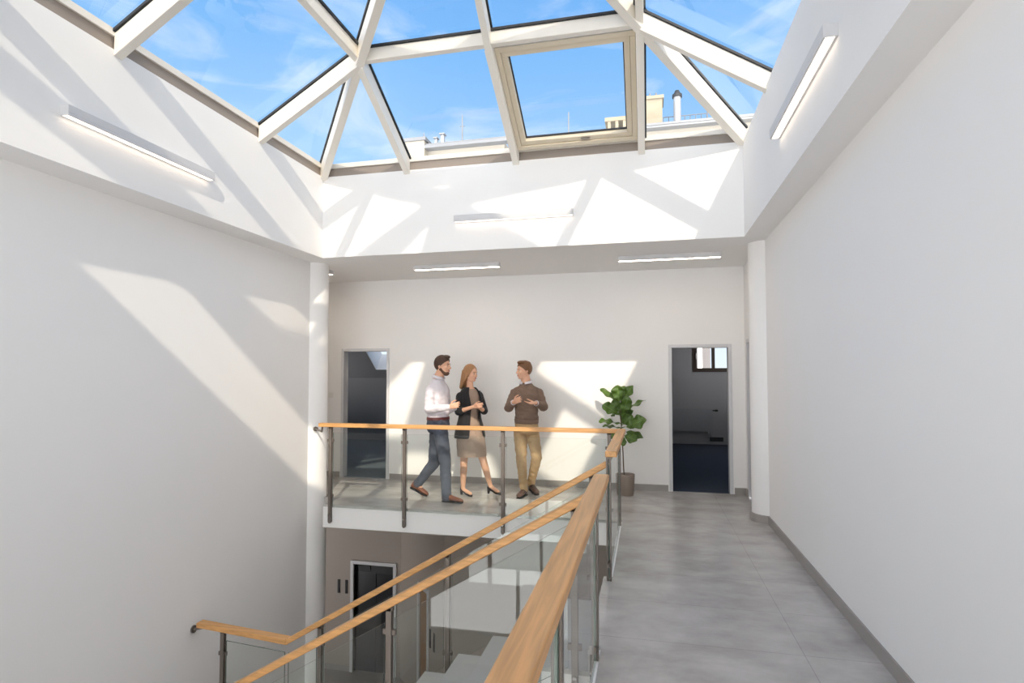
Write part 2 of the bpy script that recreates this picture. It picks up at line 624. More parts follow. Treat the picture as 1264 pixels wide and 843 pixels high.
    for i in range(13):
        t = PI * (1.06 - 0.62 * i / 12 * 1.0) + PI * 0.36
        ring.append(t)
    n = 18
    for i in range(n):
        t0, t1 = PI * 1.45 - i / n * PI * 0.62, PI * 1.45 - (i + 1) / n * PI * 0.62
        q = []
        for t, r in ((t0, 0.197), (t1, 0.197), (t1, 0.18), (t0, 0.18)):
            q.append((1.29 + r * math.cos(t), 6.80 + r * math.sin(t)))
        m.prism(q[::-1] if False else q, 0, 0.085)
    m.box(1.258, 1.27, 8.02, YB - 0.012, 0, 0.085)
    struct('baseboard_right', m, M['base'])
    m = MB()
    m.box(-8.05, dx0 - 0.07, 9.588, 9.6, LOW, LOW + 0.09)
    m.box(dx1 + 0.07, -4.24, 9.588, 9.6, LOW, LOW + 0.09)
    m.box(-2.93, 1.25, 8.188, 8.2, LOW, LOW + 0.09)
    struct('baseboard_lower', m, M['base'])


def door_frame(name, x0, x1, top, y, depth=0.125, w=0.045, z0=0.0, lip=0.012):
    m = MB()
    m.box(x0 - w + 0.015, x0 + 0.015, y - lip, y + depth, z0, top + 0.03)
    m.box(x1 - 0.015, x1 + w - 0.015, y - lip, y + depth, z0, top + 0.03)
    m.box(x0 + 0.015, x1 - 0.015, y - lip, y + depth, top - 0.015, top + 0.03)
    return struct(name, m, M['frame'], bevel=0.004)


def office(x0, x1, y1, wallm, floorm, tagname):
    y0 = YB + 0.12
    m = MB()
    m.box(x0 - 0.1, x0, y0, y1, 0, 2.7)
    m.box(x1, x1 + 0.1, y0, y1, 0, 2.7)
    m.box(x0, x1, y0 - 0.002, y0 + 0.02, 2.0, 2.7)
    return m


def build_offices():
    # right-hand office: window, radiator, dormer cheek
    y0, y1 = YB + 0.12, 13.9
    x0, x1 = -1.2, 3.2
    wx0, wx1, wz0, wz1 = 1.03, 1.87, 1.64, 2.55
    m = MB()
    m.box(x0 - 0.1, x0, y0, y1, 0, 2.7)
    m.box(x1, x1 + 0.1, y0, 9.5, 0, 2.7)
    m.box(x1, x1 + 0.1, 13.0, y1, 0, 2.7)
    m.box(x1, x1 + 0.1, 9.5, 13.0, 0, 0.8)
    m.box(x1, x1 + 0.1, 9.5, 13.0, 2.4, 2.7)
    m.box(x0, wx0, y1, y1 + 0.3, 0, 2.7)
    m.box(wx1, x1, y1, y1 + 0.3, 0, 2.7)
    m.box(wx0, wx1, y1, y1 + 0.3, 0, wz0)
    m.box(wx0, wx1, y1, y1 + 0.3, wz1, 2.7)
    m.box(0.2, 0.985, y1 - 0.35, y1 + 0.001, 1.468, 2.7)        # sloping-roof box beside the window
    m.box(x0, 0.3, y0 - 0.001, y0 + 0.01, 0, 2.7)
    m.box(1.1, x1, y0 - 0.001, y0 + 0.01, 0, 2.7)
    struct('wall_office', m, M['office_wall'])
    m = MB()
    m.box(x0, x1, YB + 0.12, y1, -0.1, 0.0)
    m.box(0.335, 1.06, YB + 0.03, YB + 0.12, -0.02, 0.004)
    struct('floor_office', m, M['office_floor'])
    m = MB()
    m.box(x0 - 0.1, x1 + 0.1, y0 - 0.11, y1 + 0.3, 2.7, 2.8)
    struct('ceiling_office', m, M['office_wall'])
    m = MB()
    m.box(x0, x1, y1 - 0.012, y1, 0, 0.10)
    struct('baseboard_office', m, M['radiator'])
    # window with two casements
    w = MB()
    fr = 0.055
    w.box(wx0, wx1, y1 - 0.02, y1 + 0.06, wz0, wz0 + fr)
    w.box(wx0, wx1, y1 - 0.02, y1 + 0.06, wz1 - fr, wz1)
    w.box(wx0, wx0 + fr, y1 - 0.02, y1 + 0.06, wz0 + fr, wz1 - fr)
    w.box(wx1 - fr, wx1, y1 - 0.02, y1 + 0.06, wz0 + fr, wz1 - fr)
    win = struct('window_2', w, M['dark_wood'], bevel=0.004)
    xm = (wx0 + wx1) / 2 + 0.03
    for k, (a, b) in enumerate(((wx0 + fr, xm), (xm, wx1 - fr))):
        s = MB()
        q = 0.035
        s.box(a, b, y1 - 0.04, y1 + 0.03, wz0 + fr, wz0 + fr + q)
        s.box(a, b, y1 - 0.04, y1 + 0.03, wz1 - fr - q, wz1 - fr)
        s.box(a, a + q, y1 - 0.04, y1 + 0.03, wz0 + fr + q, wz1 - fr - q)
        s.box(b - q, b, y1 - 0.04, y1 + 0.03, wz0 + fr + q, wz1 - fr - q)
        sash = s.build('sash', M['dark_wood'], win, bevel=0.003)
        g = MB()
        g.box(a + q, b - q, y1 - 0.005, y1 + 0.005, wz0 + fr + q, wz1 - fr - q)
        g.build('pane', M['sky_glass'], sash)
        if k == 0:
            h = MB()
            h.box(a + 0.008, a + 0.028, y1 - 0.052, y1 - 0.04, 1.98, 2.08)
            h.box(a + 0.010, a + 0.026, y1 - 0.075, y1 - 0.052, 1.995, 2.01)
            h.box(a + 0.006, a + 0.030, y1 - 0.085, y1 - 0.072, 1.92, 2.01)
            h.build('handle', M['chrome'], sash, bevel=0.003)
    s = MB()
    s.box(wx0 - 0.06, wx1 + 0.1, y1 - 0.09, y1, wz0 - 0.03, wz0)
    struct('trim_3', s, M['radiator'], bevel=0.004)            # window board
    for nm, xw, ya, yb, z0, z1 in (('fill_window_6', x1 + 0.04, 9.5, 13.0, 0.8, 2.4), ('fill_window_7', -8.66, 9.3, 12.0, 0.8, 2.2)):  # unseen side windows, added to brighten both offices
        w = MB()
        for a, b, c, d in ((ya, yb, z0, z0 + 0.06), (ya, yb, z1 - 0.06, z1), (ya, ya + 0.06, z0 + 0.06, z1 - 0.06), (yb - 0.06, yb, z0 + 0.06, z1 - 0.06), ((ya + yb) / 2 - 0.03, (ya + yb) / 2 + 0.03, z0 + 0.06, z1 - 0.06)):
            w.box(xw - 0.03, xw + 0.03, a, b, c, d)
        w = struct(nm, w, M['dark_wood'])
        g = MB()
        g.box(xw - 0.005, xw + 0.005, ya + 0.06, yb - 0.06, z0 + 0.06, z1 - 0.06)
        g.build('pane', M['sky_glass'], w)
    # radiator
    rd = empty('radiator', (0.8, y1 - 0.08, 0.3), 'long white flat panel radiator under the window of the dark office', 'radiator')
    p = MB()
    p.box(-0.1, 1.44, y1 - 0.14, y1 - 0.11, 0.30, 0.80)
    for i in range(36):
        xx = -0.08 + i * 0.042
        p.box(xx, xx + 0.022, y1 - 0.143, y1 - 0.139, 0.33, 0.77)
    p.build('panel', M['radiator'], rd, bevel=0.004)
    p = MB()
    for i in range(46):
        xx = -0.09 + i * 0.033
        p.box(xx, xx + 0.02, y1 - 0.112, y1 - 0.04, 0.795, 0.803)
    p.build('grille', M['radiator'], rd)
    p = MB()
    p.box(-0.1, 1.44, y1 - 0.06, y1 - 0.03, 0.32, 0.79)
    p.build('back_panel', M['radiator'], rd, bevel=0.004)
    p = MB()
    p.cyl((1.44, y1 - 0.09, 0.77), (1.50, y1 - 0.09, 0.77), 0.014)
    p.cyl((1.50, y1 - 0.09, 0.77), (1.56, y1 - 0.09, 0.77), 0.024, 0.02)
    p.build('valve', M['black'], rd, smooth=True)
    p = MB()
    p.cyl((1.36, y1 - 0.09, 0.30), (1.36, y1 - 0.09, 0.18), 0.01)
    p.cyl((1.36, y1 - 0.09, 0.18), (1.36, y1 - 0.005, 0.18), 0.01)
    p.cyl((1.41, y1 - 0.09, 0.30), (1.41, y1 - 0.09, 0.18), 0.01)
    p.cyl((1.41, y1 - 0.09, 0.18), (1.41, y1 - 0.005, 0.18), 0.01)
    p.build('pipe', M['radiator'], rd, smooth=True)
    # floor socket strip
    t = empty('socket_strip', (1.53, y1 - 0.03, 0.12), 'small black socket strip low on the wall right of the radiator', 'socket')
    p = MB()
    p.box(1.385, 1.675, y1 - 0.045, y1, 0.075, 0.165)
    p.build('housing', M['black'], t, bevel=0.006)
    for k in range(3):
        p = MB()
        p.cyl((1.44 + k * 0.09, y1 - 0.052, 0.12), (1.44 + k * 0.09, y1 - 0.044, 0.12), 0.03, n=20)
        p.build('socket', M['gasket'], t)
    # left-hand office: knee wall with a roof slope and the reveal of a roof window
    x0, x1, y1 = -8.6, -2.4, 13.0
    m = MB()
    m.box(x0 - 0.1, x0, y0, 9.3, 0, 2.7)
    m.box(x0 - 0.1, x0, 12.0, y1, 0, 2.7)
    m.box(x0 - 0.1, x0, 9.3, 12.0, 0, 0.8)
    m.box(x0 - 0.1, x0, 9.3, 12.0, 2.2, 2.7)
    m.box(x1, x1 + 0.1, y0, y1, 0, 2.7)
    m.box(x0, x1, y1, y1 + 0.2, 0, 1.50)
    m.box(x0, -4.6, y0 - 0.001, y0 + 0.01, 0, 2.7)
    m.box(-3.83, x1, y0 - 0.001, y0 + 0.01, 0, 2.7)
    # roof slope rising towards the door, opening for the roof window
    def sl(y):
        return 1.50 + (y1 - y) * 0.80
    def quad(xa, xb, ya, yb):
        m.slab([(xa, ya, sl(ya)), (xb, ya, sl(ya)), (xb, yb, sl(yb)), (xa, yb, sl(yb))], (0, 0.04, 0.05))
    quad(x0, -6.30, y1, 11.4)
    quad(-5.2, x1, y1, 11.4)
    quad(-6.30, -5.2, y1, 12.75)
    quad(-6.30, -5.2, 11.9, 11.4)
    struct('wall_attic', m, M['office_wall'])
    # reveal of the roof window
    m = MB()
    def rv(xa, ya, xb, yb, h):
        m.slab([(xa, ya, sl(ya)), (xb, yb, sl(yb)), (xb, yb + 0.3, sl(yb) + h), (xa, ya + 0.3, sl(ya) + h)], (0.015 if xa == xb else 0, 0.015 if xa != xb else 0, 0.0))
    rv(-6.30, 12.75, -6.30, 11.9, 0.38)
    rv(-5.2, 12.75, -5.2, 11.9, 0.38)
    rv(-6.30, 12.75, -5.2, 12.75, 0.38)
    rv(-6.30, 11.9, -5.2, 11.9, 0.38)
    struct('trim_4', m, M['wall'])
    m = MB()
    m.slab([(-6.28, 13.05, sl(12.75) + 0.38), (-5.22, 13.05, sl(12.75) + 0.38), (-5.22, 12.2, sl(11.9) + 0.38), (-6.28, 12.2, sl(11.9) + 0.38)], (0, 0.01, 0.012))
    struct('window_3', m, M['sky_glass'])
    m = MB()
    m.box(x0, x1, YB + 0.12, y1, -0.1, 0.0)
    m.box(-4.57, -3.855, YB + 0.03, YB + 0.12, -0.02, 0.004)
    struct('floor_attic', m, M['slate'])
    m = MB()
    m.box(x0 - 0.1, x1 + 0.1, y0 - 0.11, 11.55, 2.74, 2.84)
    struct('ceiling_attic', m, M['office_wall'])
    # frames
    door_frame('door_1', -4.585, -3.84, 1.95, YB)
    door_frame('door_2', 0.32, 1.075, 1.955, YB)
    # door in the side wall beyond the right column
    m = MB()
    m.box(1.256, 1.42, 7.05, 7.095, 0, 2.03)
    m.box(1.256, 1.42, 7.94, 7.985, 0, 2.03)
    m.box(1.256, 1.42, 7.095, 7.94, 1.985, 2.03)
    d = struct('door_3', m, M['frame'], bevel=0.003)
    m = MB()
    m.box(1.285, 1.325, 7.095, 7.94, 0.005, 1.985)
    m.build('leaf', M['grey_door'], d, bevel=0.002)
    m = MB()
    m.cyl((1.27, 7.16, 1.05), (1.245, 7.16, 1.05), 0.009)
    m.cyl((1.24, 7.155, 1.05), (1.24, 7.28, 1.05), 0.009)
    m.cyl((1.284, 7.16, 1.05), (1.268, 7.16, 1.05), 0.022)
    m.build('handle', M['chrome'], d, smooth=True)
    # lift door of the storey below
    m = MB()
    a, b, tz = -5.13, -4.37, -1.80
    m.box(a - 0.06, a, 9.57, 9.72, LOW, tz + 0.06)
    m.box(b, b + 0.06, 9.57, 9.72, LOW, tz + 0.06)
    m.box(a, b, 9.57, 9.72, tz, tz + 0.06)
    d = struct('door_4', m, M['frame'], bevel=0.004)
    for xa, xb in ((a, (a + b) / 2 - 0.002), ((a + b) / 2 + 0.002, b)):
        m = MB()
        m.box(xa, xb, 9.66, 9.69, LOW + 0.005, tz - 0.16)
        m.box(xa, xa + 0.02, 9.65, 9.66, LOW + 0.005, tz - 0.16)
        m.build('leaf', M['dark_leaf'], d)
    m = MB()
    m.box(a, b, 9.65, 9.69, tz - 0.155, tz)
    m.build('transom', M['black'], d)
    m = MB()
    m.box(a + 0.06, a + 0.30, 9.635, 9.65, tz - 0.12, tz - 0.03)
    m.build('floor_indicator', M['gasket'], d, bevel=0.004)
    m = MB()
    m.cyl((-4.79, 9.655, -2.62), (-4.79, 9.60, -2.62), 0.012)
    m.cyl((-4.79, 9.60, -2.62), (-4.68, 9.60, -2.62), 0.011)
    m.build('handle', M['chrome'], d, smooth=True)
    # brown wooden door in the slanting wall
    p0, p1 = V((-3.62, 8.96, 0)), V((-3.38, 8.70, 0))
    dr = (p1 - p0).normalized()
    nr = V((dr.y, -dr.x, 0))
    if nr.y > 0:
        nr = -nr
    def pbox(mm, s0, s1, n0, n1, z0, z1):
        q = [p0 + dr * s0 + nr * n0, p0 + dr * s1 + nr * n0, p0 + dr * s1 + nr * n1, p0 + dr * s0 + nr * n1]
        mm.prism([(v.x, v.y) for v in (q if (q[1] - q[0]).cross(q[2] - q[1]).z > 0 else q[::-1])], z0, z1)
    Ld = (p1 - p0).length
    m = MB()
    pbox(m, -0.06, 0.0, -0.1, 0.02, LOW, -1.80)
    pbox(m, Ld, Ld + 0.05, -0.1, 0.02, LOW, -1.80)
    pbox(m, 0, Ld, -0.1, 0.02, -1.86, -1.80)
    d = struct('door_5', m, M['frame'])
    m = MB()
    pbox(m, 0.0, Ld, -0.06, -0.02, LOW + 0.005, -1.86)
    m.build('leaf', M['brown_wood'], d)
    # slim dark switch plates beside both doors
    for (sx, who, where) in ((-5.425, 'outer', 'left one of two slim black wall plates beside the lift door below'), (-5.275, 'inner', 'right one of two slim black wall plates, the nearer to the lift door')):
        t = empty('switch_plate', (sx, 9.6, -2.2), where, 'switch', 'black wall plates by the lift')
        m = MB()
        m.box(sx - 0.022, sx + 0.022, 9.585, 9.6, -2.34, -2.10)
        m.build('plate', M['black'], t, bevel=0.004)
        for k in range(2):
            m = MB()
            m.box(sx - 0.012, sx + 0.012, 9.58, 9.586, -2.31 + k * 0.1, -2.24 + k * 0.1)
            m.build('button', M['gasket'], t, bevel=0.002)
    for s0, where in ((0.46, 'left slim black wall plate between brown wooden door and bright wall below'), (0.62, 'right slim black wall plate, farther from the brown wooden door below')):
        s1 = Ld + (s0 - 0.33)
        c = p0 + dr * s1
        t = empty('switch_plate', (c.x, c.y, -2.5), where, 'switch', 'black wall plates by the wooden door')
        m = MB()
        pbox(m, s1 - 0.024, s1 + 0.024, 0.0, 0.014, -2.64, -2.36)
        m.build('plate', M['black'], t)
        for k in range(2):
            m = MB()
            pbox(m, s1 - 0.012, s1 + 0.012, 0.013, 0.019, -2.60 + k * 0.12, -2.52 + k * 0.12)
            m.build('button', M['gasket'], t)
    # light switch beside the left doorway
    t = empty('light_switch', (-4.79, YB, 1.26), 'small white light switch on the back wall beside the left doorway', 'switch')
    m = MB()
    m.box(-4.83, -4.75, YB - 0.01, YB, 1.22, 1.30)
    m.build('plate', M['plastic'], t, bevel=0.003)
    m = MB()
    m.box(-4.818, -4.762, YB - 0.016, YB - 0.009, 1.232, 1.288)
    m.build('rocker', M['plastic'], t, bevel=0.003)


# ------------------------------------------------------------------ glass pyramid
def build_skylight():
    AP = V((-1.36, 3.67, 5.54))
    C = {'bl': V((FL, YF, ZT)), 'br': V((FR, YF, ZT)), 'fl': V((FL, YN, ZT)), 'fr': V((FR, YN, ZT))}
    f = 0.44
    root = empty('window_1', (AP.x, AP.y, ZT))
    root['kind'] = 'structure'
    UPZ = V((0, 0, 1))
    D = 0.125                                             # depth of the rafters

    def member(name, p0, p1, w, d1=D, up=UPZ, lo=-0.05):
        m = MB()
        m.bar(p0, p1, w, lo, d1, up, plumb=True)
        o = m.build(name, M['beam'], root, bevel=0.006)
        g = MB()
        g.bar(p0, p1, w + 0.035, d1, d1 + 0.022, up, plumb=True)
        g.build('gasket', M['gasket'], o)
        return o

    node = {k: C[k].lerp(AP, f) for k in C}
    for k in C:
        member('hip_rafter', C[k], AP, 0.085)
    GO = V((0, 0, D + 0.024))

    def pane(pts, name='pane', parent=root):
        m = MB()
        m.slab([p + GO for p in pts], (0, 0, 0.02))
        return m.build(name, M['sky_glass'], parent)

    def closed(q):  # opaque panel added out of view to block sun and shape its patches
        m = MB()
        m.slab([p + V((0, 0, D)) for p in q], (0, 0, 0.08))
        return m.build('sun_block_panel', M['beam'], root)

    slopes = (('bl', 'br', (node['bl'].x, -1.44, node['br'].x), 'x'),
              ('br', 'fr', (node['br'].y, 3.67, node['fr'].y), 'y'),
              ('fr', 'fl', (node['fr'].x, -1.44, node['fl'].x), 'x'),
              ('fl', 'bl', (node['fl'].y, 3.53, node['bl'].y), 'y'))
    for a, b, js, ax in slopes:
        A, B, na, nb = C[a], C[b], node[a], node[b]
        feet, heads = [], []
        for i, j in enumerate(js):
            t = ((j - A.x) / (B.x - A.x)) if ax == 'x' else ((j - A.y) / (B.y - A.y))
            foot = A.lerp(B, t)
            if i == 0:
                head = na
            elif i == 2:
                head = nb
            else:
                s = ((j - na.x) / (nb.x - na.x)) if ax == 'x' else ((j - na.y) / (nb.y - na.y))
                head = na.lerp(nb, s)
            feet.append(foot)
            heads.append(head)
            if a != 'fr' or i == 1:
                member('jack_rafter', foot + (foot - head).normalized() * (0.16 if a == 'br' else 0.0), head, 0.075)
        member('jack_rafter', heads[1], AP.lerp(heads[1], 0.05), 0.065)
        member('purlin', na.copy(), heads[1], 0.07, lo=0.0)
        member('purlin', heads[1], nb.copy(), 0.07, lo=0.0)
        # eave profile just under the glass and the taupe board behind it
        ins = (C['bl'] + C['fr']) / 2 - (A + B) / 2
        ins.z = 0
        ins = ins.normalized()
        right = (a == 'br')
        k = 0.11 if right else 0.03            # the right eave lies out of sight behind its upstand
        m = MB()
        e0, e1 = A - ins * k - V((0, 0, (k - 0.03) * 0.63)), B - ins * k - V((0, 0, (k - 0.03) * 0.63))
        m.bar(e0 + V((0, 0, 0.10)), e1 + V((0, 0, 0.10)), 0.075, 0, 0.055, UPZ)
        m.build('eave_profile', M['beam'], root)
        m = MB()
        if right:
            m.bar(A - ins * 0.12, B - ins * 0.12, 0.015, -0.005, 0.06, UPZ)
        else:
            m.bar(A - ins * 0.02, B - ins * 0.02, 0.015, -0.005, 0.10, UPZ)
        m.build('gutter_board', M['taupe'], root)
        if right:
            ex = -ins * 0.10 - V((0, 0, 0.063))
            A, B = A + ex, B + ex
            feet = [p + ex for p in feet]
        roof_win = (a == 'bl')
        if a == 'fr':
            # slope behind the viewer: large lower panes, then added opaque panels that block the sun
            la, lb, lm = A.lerp(AP, 0.28), B.lerp(AP, 0.28), feet[1].lerp(heads[1], 0.28 / f)
            member('purlin', la, lm, 0.07)
            member('purlin', lm, lb, 0.07)
            pane([A, feet[1], lm, la])
            pane([feet[1], B, lb, lm])
            closed([lm, lb, nb, heads[1]])
            pane([la, lm, heads[1], na])
            closed([na, heads[1], AP])
            pane([heads[1], nb, AP])
            continue
        pane([A, feet[0], na])
        pane([feet[0], feet[1], heads[1], na])
        q = [feet[1], feet[2], nb, heads[1]]
        if right:
            c0, c1 = feet[1].lerp(heads[1], 0.5), feet[2].lerp(nb, 0.5)
            pane([feet[1], feet[2], c1, c0])
            closed([c0, c1, nb, heads[1]])
        elif not roof_win:
            pane(q)
        pane([feet[2], B, nb])
        pane([na, heads[1], AP])
        (closed if right else pane)([heads[1], nb, AP])
        if roof_win:
            # opening roof light between the middle and the right rafter
            ux = V((1, 0, 0))
            us = (heads[1] - feet[1]).normalized()
            nrm = ux.cross(us).normalized()
            if nrm.z < 0:
                nrm = -nrm
            x0, x1 = feet[1].x + 0.04, feet[2].x - 0.04
            Ls = (heads[1] - feet[1]).length
            O = V((0, feet[1].y, feet[1].z))

            def P(x, s, d):
                return V((x, O.y, O.z)) + us * s + nrm * d
            s0, s1 = 0.11, Ls - 0.05

            def ringframe(xa, xb, sa, sb, w, d0, d1, mat, name, par):
                m = MB()
                for (p, q2, r, t2) in ((xa, xb, sa, sa + w), (xa, xb, sb - w, sb), (xa, xa + w, sa + w, sb - w), (xb - w, xb, sa + w, sb - w)):
                    m.hexa([P(p, r, d0), P(q2, r, d0), P(q2, t2, d0), P(p, t2, d0), P(p, r, d1), P(q2, r, d1), P(q2, t2, d1), P(p, t2, d1)])
                return m.build(name, mat, par, bevel=0.004)
            fr = ringframe(x0, x1, s0, s1, 0.05, 0.035, 0.15, M['beige'], 'roof_light_frame', root)
            sash = ringframe(x0 + 0.052, x1 - 0.052, s0 + 0.052, s1 - 0.052, 0.055, 0.05, 0.13, M['beige'], 'roof_light_sash', root)
            ringframe(x0 + 0.107, x1 - 0.107, s0 + 0.107, s1 - 0.107, 0.012, 0.10, 0.125, M['gasket'], 'gasket', sash)
            m = MB()
            xa, xb, sa, sb = x0 + 0.10, x1 - 0.10, s0 + 0.10, s1 - 0.10
            m.slab([P(xa, sa, 0.112), P(xb, sa, 0.112), P(xb, sb, 0.112), P(xa, sb, 0.112)], nrm * 0.018)
            m.build('pane', M['sky_glass'], sash)
            m = MB()
            xh = x0 + (x1 - x0) * 0.58
            m.hexa([P(xh - 0.05, s0 + 0.07, 0.03), P(xh + 0.05, s0 + 0.07, 0.03), P(xh + 0.05, s0 + 0.09, 0.03), P(xh - 0.05, s0 + 0.09, 0.03),
                    P(xh - 0.05, s0 + 0.07, 0.055), P(xh + 0.05, s0 + 0.07, 0.055), P(xh + 0.05, s0 + 0.09, 0.055), P(xh - 0.05, s0 + 0.09, 0.055)])
            m.build('handle', M['chrome'], sash, bevel=0.005)


# ------------------------------------------------------------------ lamps
def linear_light(name, loc, length, axis, mount, label, group, lens):
    """mount: unit vector from the lamp to its wall (walls) or up (ceilings)"""
    t = empty(name, loc, label, 'wall light' if mount.z == 0 else 'ceiling light', group)
    a = V(axis)
    loc = V(loc)
    n = V(mount)
    up = V((0, 0, 1))
    if mount.z == 0:
        w, h = 0.075, 0.075
        o = loc - n * 0.0               # loc on the wall, at the lamp's lower edge
        c = o - n * (w / 2)
        m = MB()
        # channel: top, two flanks, two end caps
        m.bar(c - a * length / 2 + up * 0.02, c + a * length / 2 + up * 0.02, w, 0, h - 0.02, up)
        for s in (-1, 1):
            m.bar(c - a * length / 2 - n * s * (w / 2 - 0.007), c + a * length / 2 - n * s * (w / 2 - 0.007), 0.014, 0, 0.02, up)
        m.build('housing', M['fixture'], t, bevel=0.002)
        for s in (-1, 1):
            m = MB()
            m.bar(c + a * s * (length / 2), c + a * s * (length / 2 + 0.006), w, 0, h, up)
            m.build('end_cap', M['fixture'], t, bevel=0.002)
        m = MB()
        m.bar(c - a * (length / 2 - 0.002), c + a * (length / 2 - 0.002), w - 0.030, 0.003, 0.02, up)
        m.build('diffuser', lens, t)
    else:
        w, h = 0.09, 0.06
        c = loc - up * h
        m = MB()
        m.bar(c - a * length / 2 + up * 0.015, c + a * length / 2 + up * 0.015, w, 0, h - 0.015, up)
        sd = a.cross(up)
        for s in (-1, 1):
            m.bar(c - a * length / 2 + sd * s * (w / 2 - 0.005), c + a * length / 2 + sd * s * (w / 2 - 0.005), 0.01, 0, 0.015, up)
        m.build('housing', M['fixture'], t, bevel=0.002)
        for s in (-1, 1):
            m = MB()
            m.bar(c + a * s * (length / 2), c + a * s * (length / 2 + 0.006), w, 0, h, up)
            m.build('end_cap', M['fixture'], t, bevel=0.002)
        m = MB()
        m.bar(c - a * (length / 2 - 0.002), c + a * (length / 2 - 0.002), w - 0.022, 0.003, 0.015, up)
        m.build('diffuser', lens, t)
    return t


def build_lamps():
    g = 'linear wall lights on the upstands'
    linear_light('wall_light', (FL, 3.79, 3.345), 1.37, (0, 1, 0), V((-1, 0, 0)), 'slim linear wall light on the left upstand under the skylight', g, M['lamp_warm'])
    linear_light('wall_light', (FR, 4.02, 3.375), 1.37, (0, 1, 0), V((1, 0, 0)), 'slim linear wall light with glowing strip on the right upstand', g, M['lamp_warm'])
    linear_light('wall_light', (-1.475, YF, 3.35), 1.37, (1, 0, 0), V((0, 1, 0)), 'slim linear wall light on the far upstand above the gallery', g, M['lamp_warm'])
    g = 'linear ceiling lights of the gallery'
    linear_light('ceiling_light', (-2.41, 7.17, ZC), 1.15, (1, 0, 0), V((0, 0, 1)), 'linear ceiling light above the couple, left of the other full-length one', g, M['lamp_ceil'])
    linear_light('ceiling_light', (0.27, 7.17, ZC), 1.18, (1, 0, 0), V((0, 0, 1)), 'linear ceiling light above the right doorway and the potted plant', g, M['lamp_ceil'])
    linear_light('ceiling_light', (-4.82, 7.2, ZC), 1.18, (1, 0, 0), V((0, 0, 1)), 'linear ceiling light whose end just shows behind the left column', g, M['lamp_ceil'])


# ------------------------------------------------------------------ railings
RT_Z, RH, RW = 0.99, 0.045, 0.088      # rail top, height, width


def post(parent, x, y, z0, z1, along, clamps=()):
    """two flat steel plates side by side, with a bracket to the rail and clamps for the glass"""
    m = MB()
    a = V(along)
    s = V((-a.y, a.x, 0))
    for k in (-1, 1):
        c = V((x, y, 0)) + s * k * 0.013
        m.bar(c + V((0, 0, z0 + 0.012)), c + V((0, 0, z1)), 0.012, -0.019, 0.019, a)
        m.bar(c + V((0, 0, z0)), c + V((0, 0, z0 + 0.012)), 0.012, -0.012, 0.012, a)
    m.bar(V((x, y, z1 - 0.02)), V((x, y, z1 + 0.006)), 0.038, -0.022, 0.022, a)
    p = m.build('post', M['steel'], parent, bevel=0.002)
    for z in clamps:
        m = MB()
        m.bar(V((x, y, z)) - a * 0.042, V((x, y, z)) + a * 0.042, 0.022, -0.018, 0.018, (0, 0, 1))
        m.build('glass_clamp', M['steel'], p, bevel=0.003)
    m = MB()
    m.cyl((x, y, z0 + 0.10), V((x, y, z0 + 0.10)) + s * 0.03, 0.012)
    m.cyl((x, y, z0 + 0.10), V((x, y, z0 + 0.10)) - s * 0.03, 0.012)
    m.build('fixing_bolt', M['chrome'], p, smooth=False)
    return p


def glass(parent, pts, off):
    m = MB()
    o = V(off)
    m.slab([V(p) - o / 2 for p in pts], o, 0, 1)
    return m.build('glass_panel', [M['glass'], M['glass_edge']], parent)


